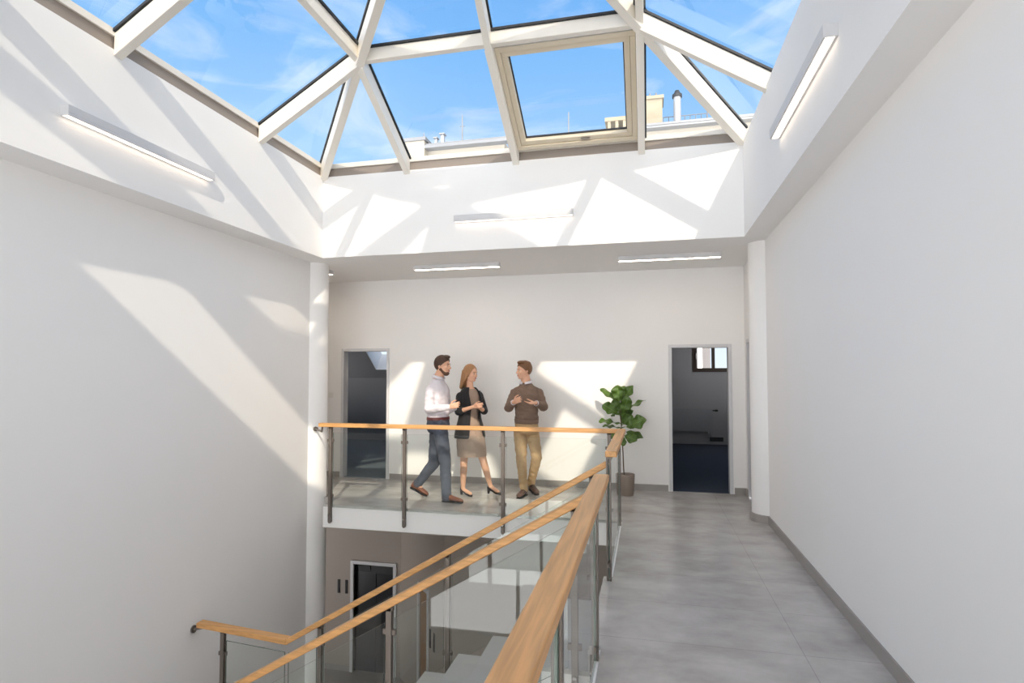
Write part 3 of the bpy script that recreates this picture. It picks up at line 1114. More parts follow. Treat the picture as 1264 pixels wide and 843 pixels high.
def build_rails():
    zt, zb = RT_Z, RT_Z - RH
    # gallery railing with the return along the landing
    g = empty('gallery_railing', (-2.0, 6.37, 0), 'level glass railing with oak handrail along the gallery edge, turning at the landing corner', 'railing')
    xc = -0.27
    xa, xb = xc - RW / 2, xc + RW / 2
    ya, yb = 6.36 - RW / 2, 6.36 + RW / 2
    m = MB()
    m.prism([(-3.87, ya), (xa, ya), (xb, yb), (-3.87, yb)], zb, zt)
    m.build('handrail', M['oak_x'], g, bevel=0.006)
    m = MB()
    m.prism([(xa, 4.49), (xb, 4.49), (xb, yb), (xa, ya)], zb, zt)
    m.build('handrail', M['oak_y'], g, bevel=0.006)
    for x in (-3.735, -2.775, -1.585, -0.40):
        post(g, x, 6.375, -0.21, zb, (1, 0, 0), (0.78, 0.12))
    post(g, -0.292, 6.25, -0.21, zb, (0, 1, 0), (0.78, 0.12))
    post(g, -0.292, 4.55, -0.16, zb, (0, 1, 0), (0.78, 0.12))
    for a, b in ((-3.70, -2.81), (-2.74, -1.62), (-1.55, -0.435)):
        glass(g, [(a, 6.375, -0.02), (b, 6.375, -0.02), (b, 6.375, zb - 0.07), (a, 6.375, zb - 0.07)], (0, 0.012, 0))
    glass(g, [(-0.292, 4.585, -0.02), (-0.292, 6.215, -0.02), (-0.292, 6.215, zb - 0.07), (-0.292, 4.585, zb - 0.07)], (0.012, 0, 0))
    m = MB()
    m.cyl((-3.84, 6.36, zb - 0.005), (-3.86, 6.38, zb - 0.06), 0.012)
    m.cyl((-3.86, 6.38, zb - 0.06), (-4.12, 6.66, zb - 0.06), 0.012)
    m.cyl((-4.10, 6.64, zb - 0.06), (-4.125, 6.665, zb - 0.06), 0.03)
    m.build('wall_bracket', M['steel'], g, smooth=False)
    # landing guard in the foreground
    g = empty('landing_railing', (-0.27, 1.5, 0), 'wide level oak handrail with glass panels along the landing in the foreground', 'railing')
    m = MB()
    m.box(xa + 0.007, xb + 0.007, -2.5, 3.46, zb, zt)
    m.build('handrail', M['oak_y'], g, bevel=0.008, seg=3)
    ys = (3.30, 1.90, 0.50, -0.9, -2.3)
    for y in ys:
        post(g, -0.29, y, -0.19, zb, (0, 1, 0), (0.80, 0.06))
    for y1, y0 in zip(ys[:-1], ys[1:]):
        glass(g, [(-0.29, y0 + 0.035, -0.03), (-0.29, y1 - 0.035, -0.03), (-0.29, y1 - 0.035, zb - 0.07), (-0.29, y0 + 0.035, zb - 0.07)], (0.012, 0, 0))
    # railing on the far side of the stair flight
    yA = 4.63
    A0, A1 = V((-0.31, yA, 0.90)), V((-3.105, yA, -0.75))
    g = empty('stair_railing', (-1.7, yA, 0), 'sloping oak handrail with glass on the far side of the stairs, level at its foot', 'railing')
    m = MB()
    w2 = RW / 2
    def slope_bar(mm, p, q, h=RH):
        mm.hexa([p + V((0, -w2, -h)), p + V((0, w2, -h)), q + V((0, w2, -h)), q + V((0, -w2, -h)),
                 p + V((0, -w2, 0)), p + V((0, w2, 0)), q + V((0, w2, 0)), q + V((0, -w2, 0))])
    slope_bar(m, A0, A1, 0.05)
    m.build('handrail', M['oak_x'], g, bevel=0.009, seg=3)
    E = V((-4.13, 4.75, -0.75))
    m = MB()
    m.prism([(A1.x, A1.y + w2), (E.x, E.y + w2), (E.x, E.y - w2), (A1.x, A1.y - w2)], -0.75 - RH, -0.75)
    m.build('handrail', M['oak_x'], g, bevel=0.006)
    m = MB()
    m.cyl((E.x + 0.06, E.y, -0.80), (E.x - 0.07, E.y, -0.83), 0.014)
    m.cyl((E.x - 0.055, E.y, -0.83), (E.x - 0.07, E.y, -0.83), 0.035)
    m.build('wall_bracket', M['steel'], g)

    def zA(x):
        return A0.z + (x - A0.x) * (A1.z - A0.z) / (A1.x - A0.x)
    for x in (-0.43, -1.62, -2.79):
        z = zA(x)
        post(g, x, yA, z - 1.12, z - 0.05, (1, 0, 0), (z - 0.2, z - 0.85))
    post(g, -3.84, 4.715, -1.9, -0.75 - RH, (1, 0, 0), (-1.0, -1.6))
    for a, b in ((-0.47, -1.585), (-1.655, -2.755), (-2.825, -3.10)):
        pts = [(x, yA, zA(x) + d) for x, d in ((b, -0.95), (a, -0.95), (a, -0.13), (b, -0.13))]
        glass(g, pts, (0, 0.012, 0))
    glass(g, [(-3.80, 4.71, -1.65), (-3.14, 4.635, -1.65), (-3.14, 4.635, -0.88), (-3.80, 4.71, -0.88)], (0, 0.012, 0))
    # railing on the near side of the flight
    yB = 3.43
    B0, B1 = V((-0.33, yB, 0.892)), V((-3.05, yB, 0.892 - 0.5815 * 2.72))
    g = empty('stair_railing', (-1.7, yB, 0), 'sloping oak handrail with glass on the near side of the stairs', 'railing')
    m = MB()
    slope_bar(m, B0, B1, 0.05)
    m.build('handrail', M['oak_x'], g, bevel=0.009, seg=3)

    def zB(x):
        return B0.z + (x - B0.x) * (B1.z - B0.z) / (B1.x - B0.x)
    for x in (-0.42, -1.585, -2.76):
        z = zB(x)
        post(g, x, yB, z - 1.12, z - 0.05, (1, 0, 0), (z - 0.2, z - 0.85))
    for a, b in ((-0.46, -1.55), (-1.62, -2.72)):
        pts = [(x, yB, zB(x) + d) for x, d in ((b, -0.95), (a, -0.95), (a, -0.13), (b, -0.13))]
        glass(g, pts, (0, 0.012, 0))


def build_stairs():
    t = empty('staircase', (-1.7, 4.03, -0.9), 'light grey tiled stair flight descending left from the landing between two railings', 'stairs')
    R, G = 0.173, 0.29
    y0, y1 = 3.49, 4.58
    for k in range(1, 10):
        xn = -0.34 - G * (k - 1)
        z = -R * k
        m = MB()
        m.box(xn - G - 0.01, xn + 0.002, y0, y1, z - 0.03, z)
        m.box(xn - 0.014, xn - 0.001, y0, y1, z, z + R - 0.032 if k > 1 else z + R - 0.05)
        m.build('step', M['concrete'], t, bevel=0.003)
    m = MB()
    xe = -0.34 - G * 9
    pts = [(-0.34, -0.2), (-0.355, -0.2 - 0.0)]
    for k in range(1, 10):
        xn = -0.355 - G * (k - 1)
        pts += [(xn, -R * k - 0.031), (xn - G + 0.001, -R * k - 0.031)]
    pts += [(xe - 0.02, -R * 10 - 0.2), (-0.34, -0.55)]
    a = [m.bm.verts.new((x, y0 + 0.01, z)) for x, z in pts]
    b = [m.bm.verts.new((x, y1 - 0.01, z)) for x, z in pts]
    m.bm.faces.new(a)
    m.bm.faces.new(b[::-1])
    n = len(a)
    for i in range(n):
        m.bm.faces.new((a[i], b[i], b[(i + 1) % n], a[(i + 1) % n]))
    m.build('flight_slab', M['wall'], t)
    m = MB()
    m.box(XL + 0.004, xe, 2.2, 4.60, -R * 10 - 0.2, -R * 10)
    m.build('half_landing', M['concrete'], t)


# ------------------------------------------------------------------ plant
def build_plant():
    bx, by = -0.262, 7.80
    root = empty('potted_fig_plant', (bx, by, 0), 'fiddle-leaf fig plant in a taupe pot standing against the back wall', 'plant')
    m = MB()
    prof = [(0.002, 0.0), (0.078, 0.0), (0.084, 0.006), (0.094, 0.12), (0.100, 0.24), (0.102, 0.272), (0.098, 0.277), (0.093, 0.272), (0.088, 0.22), (0.002, 0.21)]
    m.loft([((bx, by, z), (r, 0, 0), (0, r, 0)) for r, z in prof], 40)
    m.build('pot', M['pot'], root, smooth=True)
    m = MB()
    n = 24
    m.loft([((bx, by, 0.215), (0.088, 0, 0), (0, 0.088, 0)), ((bx, by, 0.248), (0.091, 0, 0), (0, 0.091, 0)), ((bx, by, 0.256), (0.05, 0, 0), (0, 0.05, 0)), ((bx, by, 0.258), (0.01, 0, 0), (0, 0.01, 0))], n)
    m.build('soil', M['soil'], root, smooth=True)

    def px(x, y, dy=0.0):
        """crop coordinates of the plant study (5.44 px per photo pixel)"""
        return at(725 + x / 5.44, 465 + y / 5.44, by + dy)
    base = V((-0.30, by, 0.25))
    tr = [base, px(243, 600), px(240, 520), px(236, 450), px(232, 380), px(226, 300), px(224, 240), px(226, 190), px(224, 160)]
    m = MB()
    rr = []
    for i, p in enumerate(tr):
        r = 0.0085 - 0.0045 * i / (len(tr) - 1)
        rr.append((p, (r, 0, 0), (0, r, 0)))
    m.loft(rr, 12)
    m.build('stem', M['bark'], root, smooth=True)

    def leaf(pb, pt, width, face, bend, fold=0.12):
        """violin-shaped blade from pb to pt; face = direction the upper side looks"""
        pb, pt = V(pb), V(pt)
        d = pt - pb
        Ln = d.length
        d.normalize()
        nrm = V(face)
        nrm = (nrm - d * nrm.dot(d)).normalized()
        sd = d.cross(nrm).normalized()
        NU, NV = 10, 24
        bm = bmesh.new()
        uv = bm.loops.layers.uv.new('UVMap')
        grid = []
        for j in range(NV + 1):
            v = j / NV
            # outline: narrow base, slight waist, broad rounded upper part
            if v < 0.14:
                wv = 0.05 + 0.0 * v
            else:
                q = (v - 0.14) / 0.86
                wv = (0.46 * math.sin(PI * min(1, q * 1.6)) ** 0.7 if q < 0.3125 else 0.46) if False else 0
                wv = max(0.05, (math.sin(PI * q ** 1.25) ** 0.62) * (0.80 + 0.20 * q) - 0.10 * math.exp(-((q - 0.34) / 0.13) ** 2))
            row = []
            for i in range(NU + 1):
                u = i / NU * 2 - 1
                h = -bend * Ln * (v - 0.1) ** 2 + fold * abs(u) * width * wv * 0.5 + 0.015 * math.sin(v * 16 + (0 if u > 0 else 2)) * abs(u) * width / 0.12
                row.append(bm.verts.new(pb + d * (v * Ln) + sd * (u * wv * width / 2) + nrm * h))
            grid.append(row)
        for j in range(NV):
            for i in range(NU):
                f = bm.faces.new((grid[j][i], grid[j][i + 1], grid[j + 1][i + 1], grid[j + 1][i]))
                f.smooth = True
                for lp, (a, b) in zip(f.loops, ((i, j), (i + 1, j), (i + 1, j + 1), (i, j + 1))):
                    lp[uv].uv = (a / NU, b / NV)
        me = bpy.data.meshes.new('leaf')
        bm.to_mesh(me)
        bm.free()
        o = link('leaf', me, M['leaf'], root)
        md = o.modifiers.new('thick', 'SOLIDIFY')
        md.thickness = 0.0016
        md.offset = 0
        return o
    k = 1 / 5.44 / 92.0                        # crop px -> metres at the plant
    cam = (0.1, -1, 0.25)
    up = (0.0, -0.45, 1)
    spec = [
        ((214, 178), 0.0, (88, 72), 0.10, 44, (-0.5, -0.35, 1), 0.15),
        ((212, 190), -0.01, (203, 58), -0.05, 86, (-0.15, -1, 0.3), 0.12),
        ((220, 190), 0.0, (303, 56), 0.02, 62, (-0.6, -1, 0.1), 0.05),
        ((226, 185), 0.03, (248, 60), 0.08, 80, (0.1, -1, 0.2), 0.1),
        ((232, 240), -0.02, (384, 148), -0.02, 52, (-0.55, -0.5, 0.9), 0.12),
        ((228, 280), -0.03, (276, 135), -0.10, 74, (0.35, -1, 0.2), 0.1),
        ((226, 262), -0.02, (108, 182), -0.06, 80, (-0.25, -0.8, 0.7), 0.18),
        ((224, 250), 0.0, (172, 150), 0.05, 62, (-0.3, -1, 0.4), 0.1),
        ((224, 316), -0.01, (80, 288), -0.06, 62, (-0.1, -0.5, 1), 0.16),
        ((228, 345), 0.0, (102, 322), 0.04, 40, (0, -0.4, 1), 0.15),
        ((236, 345), -0.03, (390, 282), -0.09, 92, (0.1, -0.85, 0.6), 0.18),
        ((236, 360), 0.02, (378, 404), 0.03, 50, (0.3, -0.8, 0.6), 0.15),
        ((234, 385), -0.02, (330, 428), -0.10, 66, (0.1, -1, 0.35), 0.1),
        ((234, 385), -0.01, (240, 464), -0.08, 48, (0.1, -1, 0.3), 0.05),
        ((230, 345), -0.02, (146, 408), -0.08, 54, (-0.2, -0.9, 0.5), 0.12),
        ((228, 330), 0.02, (268, 200), 0.08, 84, (0.2, -1, 0.2), 0.1),
        ((230, 330), -0.02, (300, 255), 0.0, 72, (0.2, -0.9, 0.5), 0.12),
        ((226, 215), 0.03, (160, 250), 0.14, 76, (-0.2, -0.6, 0.8), 0.15),
        ((230, 300), 0.03, (330, 330), 0.13, 70, (0.2, -0.5, 0.9), 0.15),
        ((226, 235), 0.02, (300, 215), 0.13, 70, (0.3, -0.6, 0.9), 0.15),
    ]
    for (b, db, t, dt, w, fc, bend) in spec:
        leaf(px(b[0], b[1], db), px(t[0], t[1], dt), w * k * 1.16, fc, bend * 0.6)


# ------------------------------------------------------------------ people
def hand(mb, wrist, d, palm, thumb, L0=0.175, curl=0.5, side=None):
    """palm and five separate fingers; d towards the fingertips, palm = way the palm looks, thumb = side of the thumb"""
    d = V(d).normalized()
    palm = V(palm)
    palm = (palm - d * palm.dot(d)).normalized()
    th = V(thumb)
    th = (th - d * th.dot(d) - palm * th.dot(palm)).normalized()
    w = V(wrist)
    s = L0 / 0.185
    kn = w + d * 0.088 * s
    mb.loft([(w - d * 0.01, th * 0.024 * s, palm * 0.018 * s), (w + d * 0.02 * s, th * 0.031 * s, palm * 0.016 * s), (w + d * 0.06 * s, th * 0.039 * s, palm * 0.0145 * s), (kn, th * 0.040 * s, palm * 0.0115 * s)], 14)
    for i, (off, ln) in enumerate(((0.030, 0.072), (0.010, 0.080), (-0.010, 0.075), (-0.029, 0.058))):
        p = kn + th * off * s
        ang = curl * (0.75 + 0.12 * i)
        for j, (fr, r) in enumerate(((0.45, 0.0088), (0.32, 0.0080), (0.23, 0.0070))):
            a = ang * (0.6 + 0.75 * j)
            dd = d * math.cos(a) + palm * math.sin(a) + th * (off * 1.5)
            q = p + dd.normalized() * ln * s * fr
            mb.cap(p, q, r * s, r * s * 0.93, 8)
            p = q
    t0 = w + d * 0.028 * s + th * 0.024 * s + palm * 0.006
    t1 = t0 + (th * 0.8 + d * 0.6 + palm * 0.25).normalized() * 0.040 * s
    t2 = t1 + (th * 0.25 + d * 0.9 + palm * 0.35).normalized() * 0.034 * s
    t3 = t2 + (d * 0.95 + palm * 0.4 - th * 0.05).normalized() * 0.024 * s
    mb.cap(t0, t1, 0.0135 * s, 0.011 * s, 9)
    mb.cap(t1, t2, 0.010 * s, 0.0092 * s, 9)
    mb.cap(t2, t3, 0.009 * s, 0.0075 * s, 9)


def head_axes(f, tilt=0.0):
    f = V((f[0], f[1], tilt)).normalized()
    s = f.cross(V((0, 0, 1))).normalized()        # the person's right
    u = s.cross(f).normalized()
    return f, s, u


def head(mb, c, f, tilt, k=1.0):
    f, s, u = head_axes(f, tilt)
    P = lambda a, b, d: c + (f * a + s * b + u * d) * k
    mb.ell(P(-0.008, 0, 0.026), s * 0.074 * k, f * 0.094 * k, u * 0.094 * k, 20)
    mb.ell(P(0.028, 0, -0.03), s * 0.060 * k, f * 0.066 * k, u * 0.085 * k, 20)
    mb.ell(P(0.052, 0, -0.088), s * 0.034 * k, f * 0.034 * k, u * 0.026 * k, 14)
    mb.cap(P(0.0, 0.048, -0.062), P(0.05, 0.022, -0.09), 0.022 * k, 0.02 * k)
    mb.cap(P(0.0, -0.048, -0.062), P(0.05, -0.022, -0.09), 0.022 * k, 0.02 * k)
    mb.cap(P(0.086, 0, 0.012), P(0.106, 0, -0.026), 0.009 * k, 0.0125 * k, 10)
    mb.ell(P(0.096, 0.010, -0.031), s * 0.008 * k, f * 0.010 * k, u * 0.007 * k, 10)
    mb.ell(P(0.096, -0.010, -0.031), s * 0.008 * k, f * 0.010 * k, u * 0.007 * k, 10)
    mb.ell(P(0.072, 0, 0.024), s * 0.050 * k, f * 0.020 * k, u * 0.012 * k, 14)
    mb.ell(P(0.062, 0.036, -0.028), s * 0.022 * k, f * 0.022 * k, u * 0.022 * k, 12)
    mb.ell(P(0.062, -0.036, -0.028), s * 0.022 * k, f * 0.022 * k, u * 0.022 * k, 12)
    mb.ell(P(0.082, 0, -0.060), s * 0.022 * k, f * 0.014 * k, u * 0.013 * k, 12)
    for q in (1, -1):
        mb.ell(P(-0.008, q * 0.077, -0.008), (s * 0.008 + f * 0.004 * q) * k, f * 0.019 * k, (u * 0.031 - f * 0.006) * k, 12)
    return f, s, u, P


def face_parts(root, P, f, s, u, k, brow_mat):
    for q in (1, -1):
        m = MB()
        m.ell(P(0.0785, q * 0.031, 0.003), s * 0.0125 * k, f * 0.009 * k, u * 0.006 * k, 10)
        e = m.build('eye', M['eye_white'], root, smooth=True)
        m = MB()
        m.ell(P(0.0850, q * 0.031, 0.003), s * 0.0070 * k, f * 0.004 * k, u * 0.0062 * k, 10)
        m.build('iris', M['iris'], e, smooth=True)
        m = MB()
        m.cap(P(0.089, q * 0.016, 0.022), P(0.082, q * 0.044, 0.026), 0.0048 * k, 0.0036 * k, 8)
        m.build('eyebrow', brow_mat, root, smooth=True)
    m = MB()
    m.ell(P(0.0905, 0, -0.0565), s * 0.021 * k, f * 0.0085 * k, u * 0.0048 * k, 10)
    m.ell(P(0.0900, 0, -0.0655), s * 0.018 * k, f * 0.0085 * k, u * 0.0055 * k, 10)
    m.build('lips', M['lips'], root, smooth=True)


def axes(f):
    f = V((f[0], f[1], 0)).normalized()
    s = f.cross(V((0, 0, 1)))
    return f, s


def torso_rings(pelvis, neck, f, s, sc=1.0, grow=0.0, female=False, z_from=0.0, z_to=1.0):
    """elliptical sections from the crotch to the base of the neck"""
    if female:
        prof = [(-0.10, .150, .105), (0.0, .168, .112), (0.12, .160, .105), (0.30, .122, .088), (0.45, .128, .090), (0.62, .150, .112), (0.76, .152, .108), (0.86, .132, .086), (0.94, .088, .064), (1.0, .052, .052)]
    else:
        prof = [(-0.10, .150, .108), (0.0, .166, .116), (0.15, .160, .110), (0.30, .150, .106), (0.45, .158, .110), (0.62, .180, .124), (0.74, .182, .122), (0.85, .152, .100), (0.93, .105, .078), (1.0, .060, .060)]
    out = []
    for t, a, b in prof:
        if t < z_from - 1e-6 or t > z_to + 1e-6:
            continue
        c = pelvis.lerp(neck, t) if t >= 0 else pelvis + (pelvis - neck) * (-t)
        out.append((c, s * (a * sc + grow), f * (b * sc + grow)))
    return out


def shoe(root, name, heel, toe, mat, w=0.045, h=0.085, ankle=None, heel_h=0.0, sole_mat=None):
    """a low shoe from heel to toe (points on the ground line of the foot)"""
    heel, toe = V(heel), V(toe)
    d = toe - heel
    Ln = d.length
    d.normalize()
    s = d.cross(V((0, 0, 1))).normalized()
    u = s.cross(d)
    P = lambda a, b, c: heel + d * (a * Ln) + s * b + u * c
    mb = MB()
    rings = [(0.0, 0.55, 0.030, 0.030), (0.04, 0.72, 0.040, 0.044), (0.2, 0.76, 0.046, 0.046), (0.38, 0.80, 0.040, 0.040), (0.55, 0.96, 0.031, 0.031), (0.72, 1.06, 0.026, 0.026), (0.88, 0.92, 0.021, 0.021), (0.97, 0.6, 0.014, 0.014), (1.0, 0.3, 0.010, 0.010)]
    mb.loft([(P(a, 0, 0.016 + hz), s * w * 0.95 * ww, u * hz) for a, ww, hz, _ in rings], 16)
    if ankle is not None:
        mb.cap(P(0.2, 0, 0.06), P(0.2, 0, 0.06).lerp(V(ankle), 0.45), 0.045, 0.045)
        mb.cap(P(0.3, 0, 0.055), P(0.2, 0, 0.085), 0.040, 0.042)
    o = fuse(name, mb, 0.006, mat, root, 3)
    m = MB()
    out = []
    for a, ww in ((0.0, 0.5), (0.04, 0.74), (0.2, 0.80), (0.42, 0.80), (0.6, 1.0), (0.75, 1.05), (0.9, 0.86), (0.98, 0.5)):
        out.append((a, ww * w * 0.98))
    pts = [P(a, b, 0) for a, b in out] + [P(a, -b, 0) for a, b in out[::-1]]
    m.slab(pts, u * 0.016)
    m.build('sole', sole_mat or M['black_leather'], o, bevel=0.003)
    return o


def limb(mb, pts, rads):
    for i in range(len(pts) - 1):
        mb.cap(pts[i], pts[i + 1], rads[i], rads[i + 1])


def collar_ring(root, c, f, s, up, r, h, mat, name='collar', open_front=0.0, lean=0.3):
    """turned-down collar: an open band round the neck"""
    bm = bmesh.new()
    n = 28
    rows = []
    for j, (k, z) in enumerate(((1.0, 0.0), (0.93, 1.0), (1.06, 0.95), (1.32, 0.05))):
        row = []
        for i in range(n + 1):
            t = (open_front + (2 * PI - 2 * open_front) * i / n)
            row.append(bm.verts.new(c + (f * math.cos(t) + s * math.sin(t)) * r * k + up * h * z - V((0, 0, 1)) * (lean * r * math.cos(t) * 0.9)))
        rows.append(row)
    for j in range(3):
        for i in range(n):
            bm.faces.new((rows[j][i], rows[j][i + 1], rows[j + 1][i + 1], rows[j + 1][i])).smooth = True
    me = bpy.data.meshes.new(name)
    bm.to_mesh(me)
    bm.free()
    o = link(name, me, mat, root)
    md = o.modifiers.new('thick', 'SOLIDIFY')
    md.thickness = 0.003
    return o


def hair_cap(mb, P, f, s, u, k, grow=0.012, back=0.0):
    g = grow
    mb.ell(P(-0.012 - back, 0, 0.030), s * (0.074 + g) * k, f * (0.094 + g) * k, u * (0.094 + g) * k, 20)


def build_man_shirt():
    Y0 = 7.0
    f, s = axes((0.97, -0.22))
    g0 = at(543, 619, Y0)
    root = empty('person', (g0.x, Y0, 0), 'bearded man in white shirt and blue-grey trousers walking along the gallery', 'person')
    pelvis, neck = at(541, 525, Y0), at(540.5, 467.5, Y0 + 0.01)
    hc = at(546.5, 451.5, Y0 - 0.005)
    hf = (0.985, -0.12)
    Rs, Ls = at(531.5, 482, Y0 - 0.155), at(548, 480, Y0 + 0.155)
    Re, Rw = at(529, 505.5, Y0 - 0.20), at(554.5, 502.5, Y0 - 0.22)
    Le, Lw = at(553, 506, Y0 + 0.18), at(561, 503, Y0 - 0.02)
    Rh, Lh = at(543, 527, Y0 - 0.09), at(539.5, 527, Y0 + 0.09)
    Rk, Ra = at(549.5, 571, Y0 - 0.11), at(551, 609, Y0 - 0.12)
    Lk, La = at(536, 571, Y0 + 0.06), at(516.5, 596, Y0 + 0.11)
    # body
    mb = MB()
    fh, sh, uh, P = head(mb, hc, hf, -0.05, 1.03)
    mb.cap(neck, P(-0.012, 0, -0.06), 0.063, 0.059)
    mb.loft(torso_rings(pelvis, neck, f, s, 0.96, -0.006), 20)
    limb(mb, [Rs, Re, Rw], [0.046, 0.038, 0.026])
    limb(mb, [Ls, Le, Lw], [0.046, 0.038, 0.026])
    limb(mb, [Rh, Rk, Ra], [0.078, 0.050, 0.034])
    limb(mb, [Lh, Lk, La], [0.078, 0.050, 0.034])
    hand(mb, Rw, at(566, 499.5, Y0 - 0.24) - Rw, (0.2, 0.9, 0.1), (0.1, 0.1, 1), curl=0.75)
    hand(mb, Lw, at(566, 501, Y0 - 0.2) - Lw, (-0.5, 0.2, 0.6), (0.6, 0.2, 0.5), curl=0.6)
    limb(mb, [Ra, Ra + V((0.05, -0.01, -0.06))], [0.034, 0.026])
    limb(mb, [La, at(522, 610, Y0 + 0.12)], [0.034, 0.026])
    body = fuse('body', mb, 0.0055, M['skin'], root, 3)
    face_parts(root, P, fh, sh, uh, 1.03, M['brown_hair'])
    # beard
    mb = MB()
    mb.ell(P(0.050, 0, -0.090), sh * 0.044, fh * 0.043, uh * 0.034, 16)
    for q in (1, -1):
        mb.cap(P(0.0, q * 0.056, -0.045), P(0.045, q * 0.034, -0.088), 0.020, 0.022)
    mb.ell(P(0.086, 0, -0.047), sh * 0.026, fh * 0.009, uh * 0.006, 10)
    fuse('beard', mb, 0.005, M['beard'], root, 2)
    # hair: close at the sides, brushed up in front
    mb = MB()
    hair_cap(mb, P, fh, sh, uh, 1.03, 0.013)
    mb.ell(P(0.045, 0, 0.112), sh * 0.052, fh * 0.052, uh * 0.026, 14)
    fuse('hair', mb, 0.006, M['brown_hair'], root, 2, cuts=((P(0.072, 0, 0.058), fh * 0.80 - uh * 0.6), (P(-0.06, 0, -0.062), -uh), (P(0.02, 0, 0.012), fh * 0.7 - uh * 0.72)))
    # shirt
    mb = MB()
    mb.loft(torso_rings(pelvis, neck, f, s, 1.0, 0.008, z_from=0.12), 24)
    limb(mb, [Rs, Re, Re.lerp(Rw, 0.93)], [0.066, 0.056, 0.040])
    limb(mb, [Ls, Le, Le.lerp(Lw, 0.93)], [0.066, 0.056, 0.040])
    for A in (Rs, Ls):
        mb.cap(A, neck.lerp(A, 0.25) - V((0, 0, 0.02)), 0.064, 0.048)
    bl = pelvis.lerp(neck, 0.16)
    mb.ell(pelvis.lerp(neck, 0.26), s * 0.172, f * 0.128, V((0, 0, 0.085)), 18)
    shirt = fuse('shirt', mb, 0.008, M['shirt'], root, 3, cuts=((bl, V((0, 0, -1))),), folds=0.008)
    upn = (neck - pelvis).normalized()
    collar_ring(root, neck + upn * 0.008 + f * 0.012, f, s, upn, 0.070, 0.036, M['shirt'], open_front=0.22)
    for t in (0.35, 0.5, 0.65, 0.8):
        m = MB()
        c = pelvis.lerp(neck, t) + f * (0.128 if t < 0.8 else 0.105)
        m.cyl(c, c + f * 0.006, 0.006, n=10)
        m.build('button', M['plastic'], shirt)
    for wr, el in ((Rw, Re), (Lw, Le)):
        d = (wr - el).normalized()
        m = MB()
        a = d.orthogonal().normalized()
        m.loft([(wr - d * 0.055, a * 0.041, d.cross(a) * 0.041), (wr - d * 0.005, a * 0.038, d.cross(a) * 0.038)], 18)
        m.build('cuff', M['shirt'], shirt, smooth=False)
    # trousers, belt, shoes
    mb = MB()
    mb.loft([(pelvis.lerp(neck, t), s * a, f * b) for t, a, b in ((-0.1, .158, .118), (0.0, .176, .130), (0.10, .172, .124), (0.19, .164, .118))], 24)
    limb(mb, [Rh, Rk, Ra.lerp(Rk, -0.16)], [0.098, 0.074, 0.058])
    limb(mb, [Lh, Lk, La.lerp(Lk, -0.04)], [0.098, 0.074, 0.056])
    mb.ell(pelvis - f * 0.07, s * 0.13, f * 0.075, V((0, 0, 0.11)), 14)
    tb = pelvis.lerp(neck, 0.17)
    fuse('trousers', mb, 0.008, M['jeans'], root, 3, cuts=((tb, V((0, 0, 1))),), folds=0.007)
    m = MB()
    m.loft([(pelvis.lerp(neck, 0.125), s * .178, f * .132), (pelvis.lerp(neck, 0.185), s * .173, f * .129)], 28)
    m.build('belt', M['belt'], root, smooth=False)
    gr = V((Ra.x - 0.055, Ra.y + 0.01, 0.0))
    shoe(root, 'shoe', gr, gr + V((0.285, -0.05, 0)), M['tan_leather'], ankle=Ra)
    hl = at(506.5, 602, Y0 + 0.12)
    tl = at(525, 617.5, Y0 + 0.11)
    tl.z = 0.0
    hl.z = max(hl.z, 0.10)
    dd = (tl - hl)
    tl = hl + dd.normalized() * 0.27
    tl.z = max(0.0, tl.z)
    shoe(root, 'shoe', hl, tl, M['tan_leather'], ankle=La)


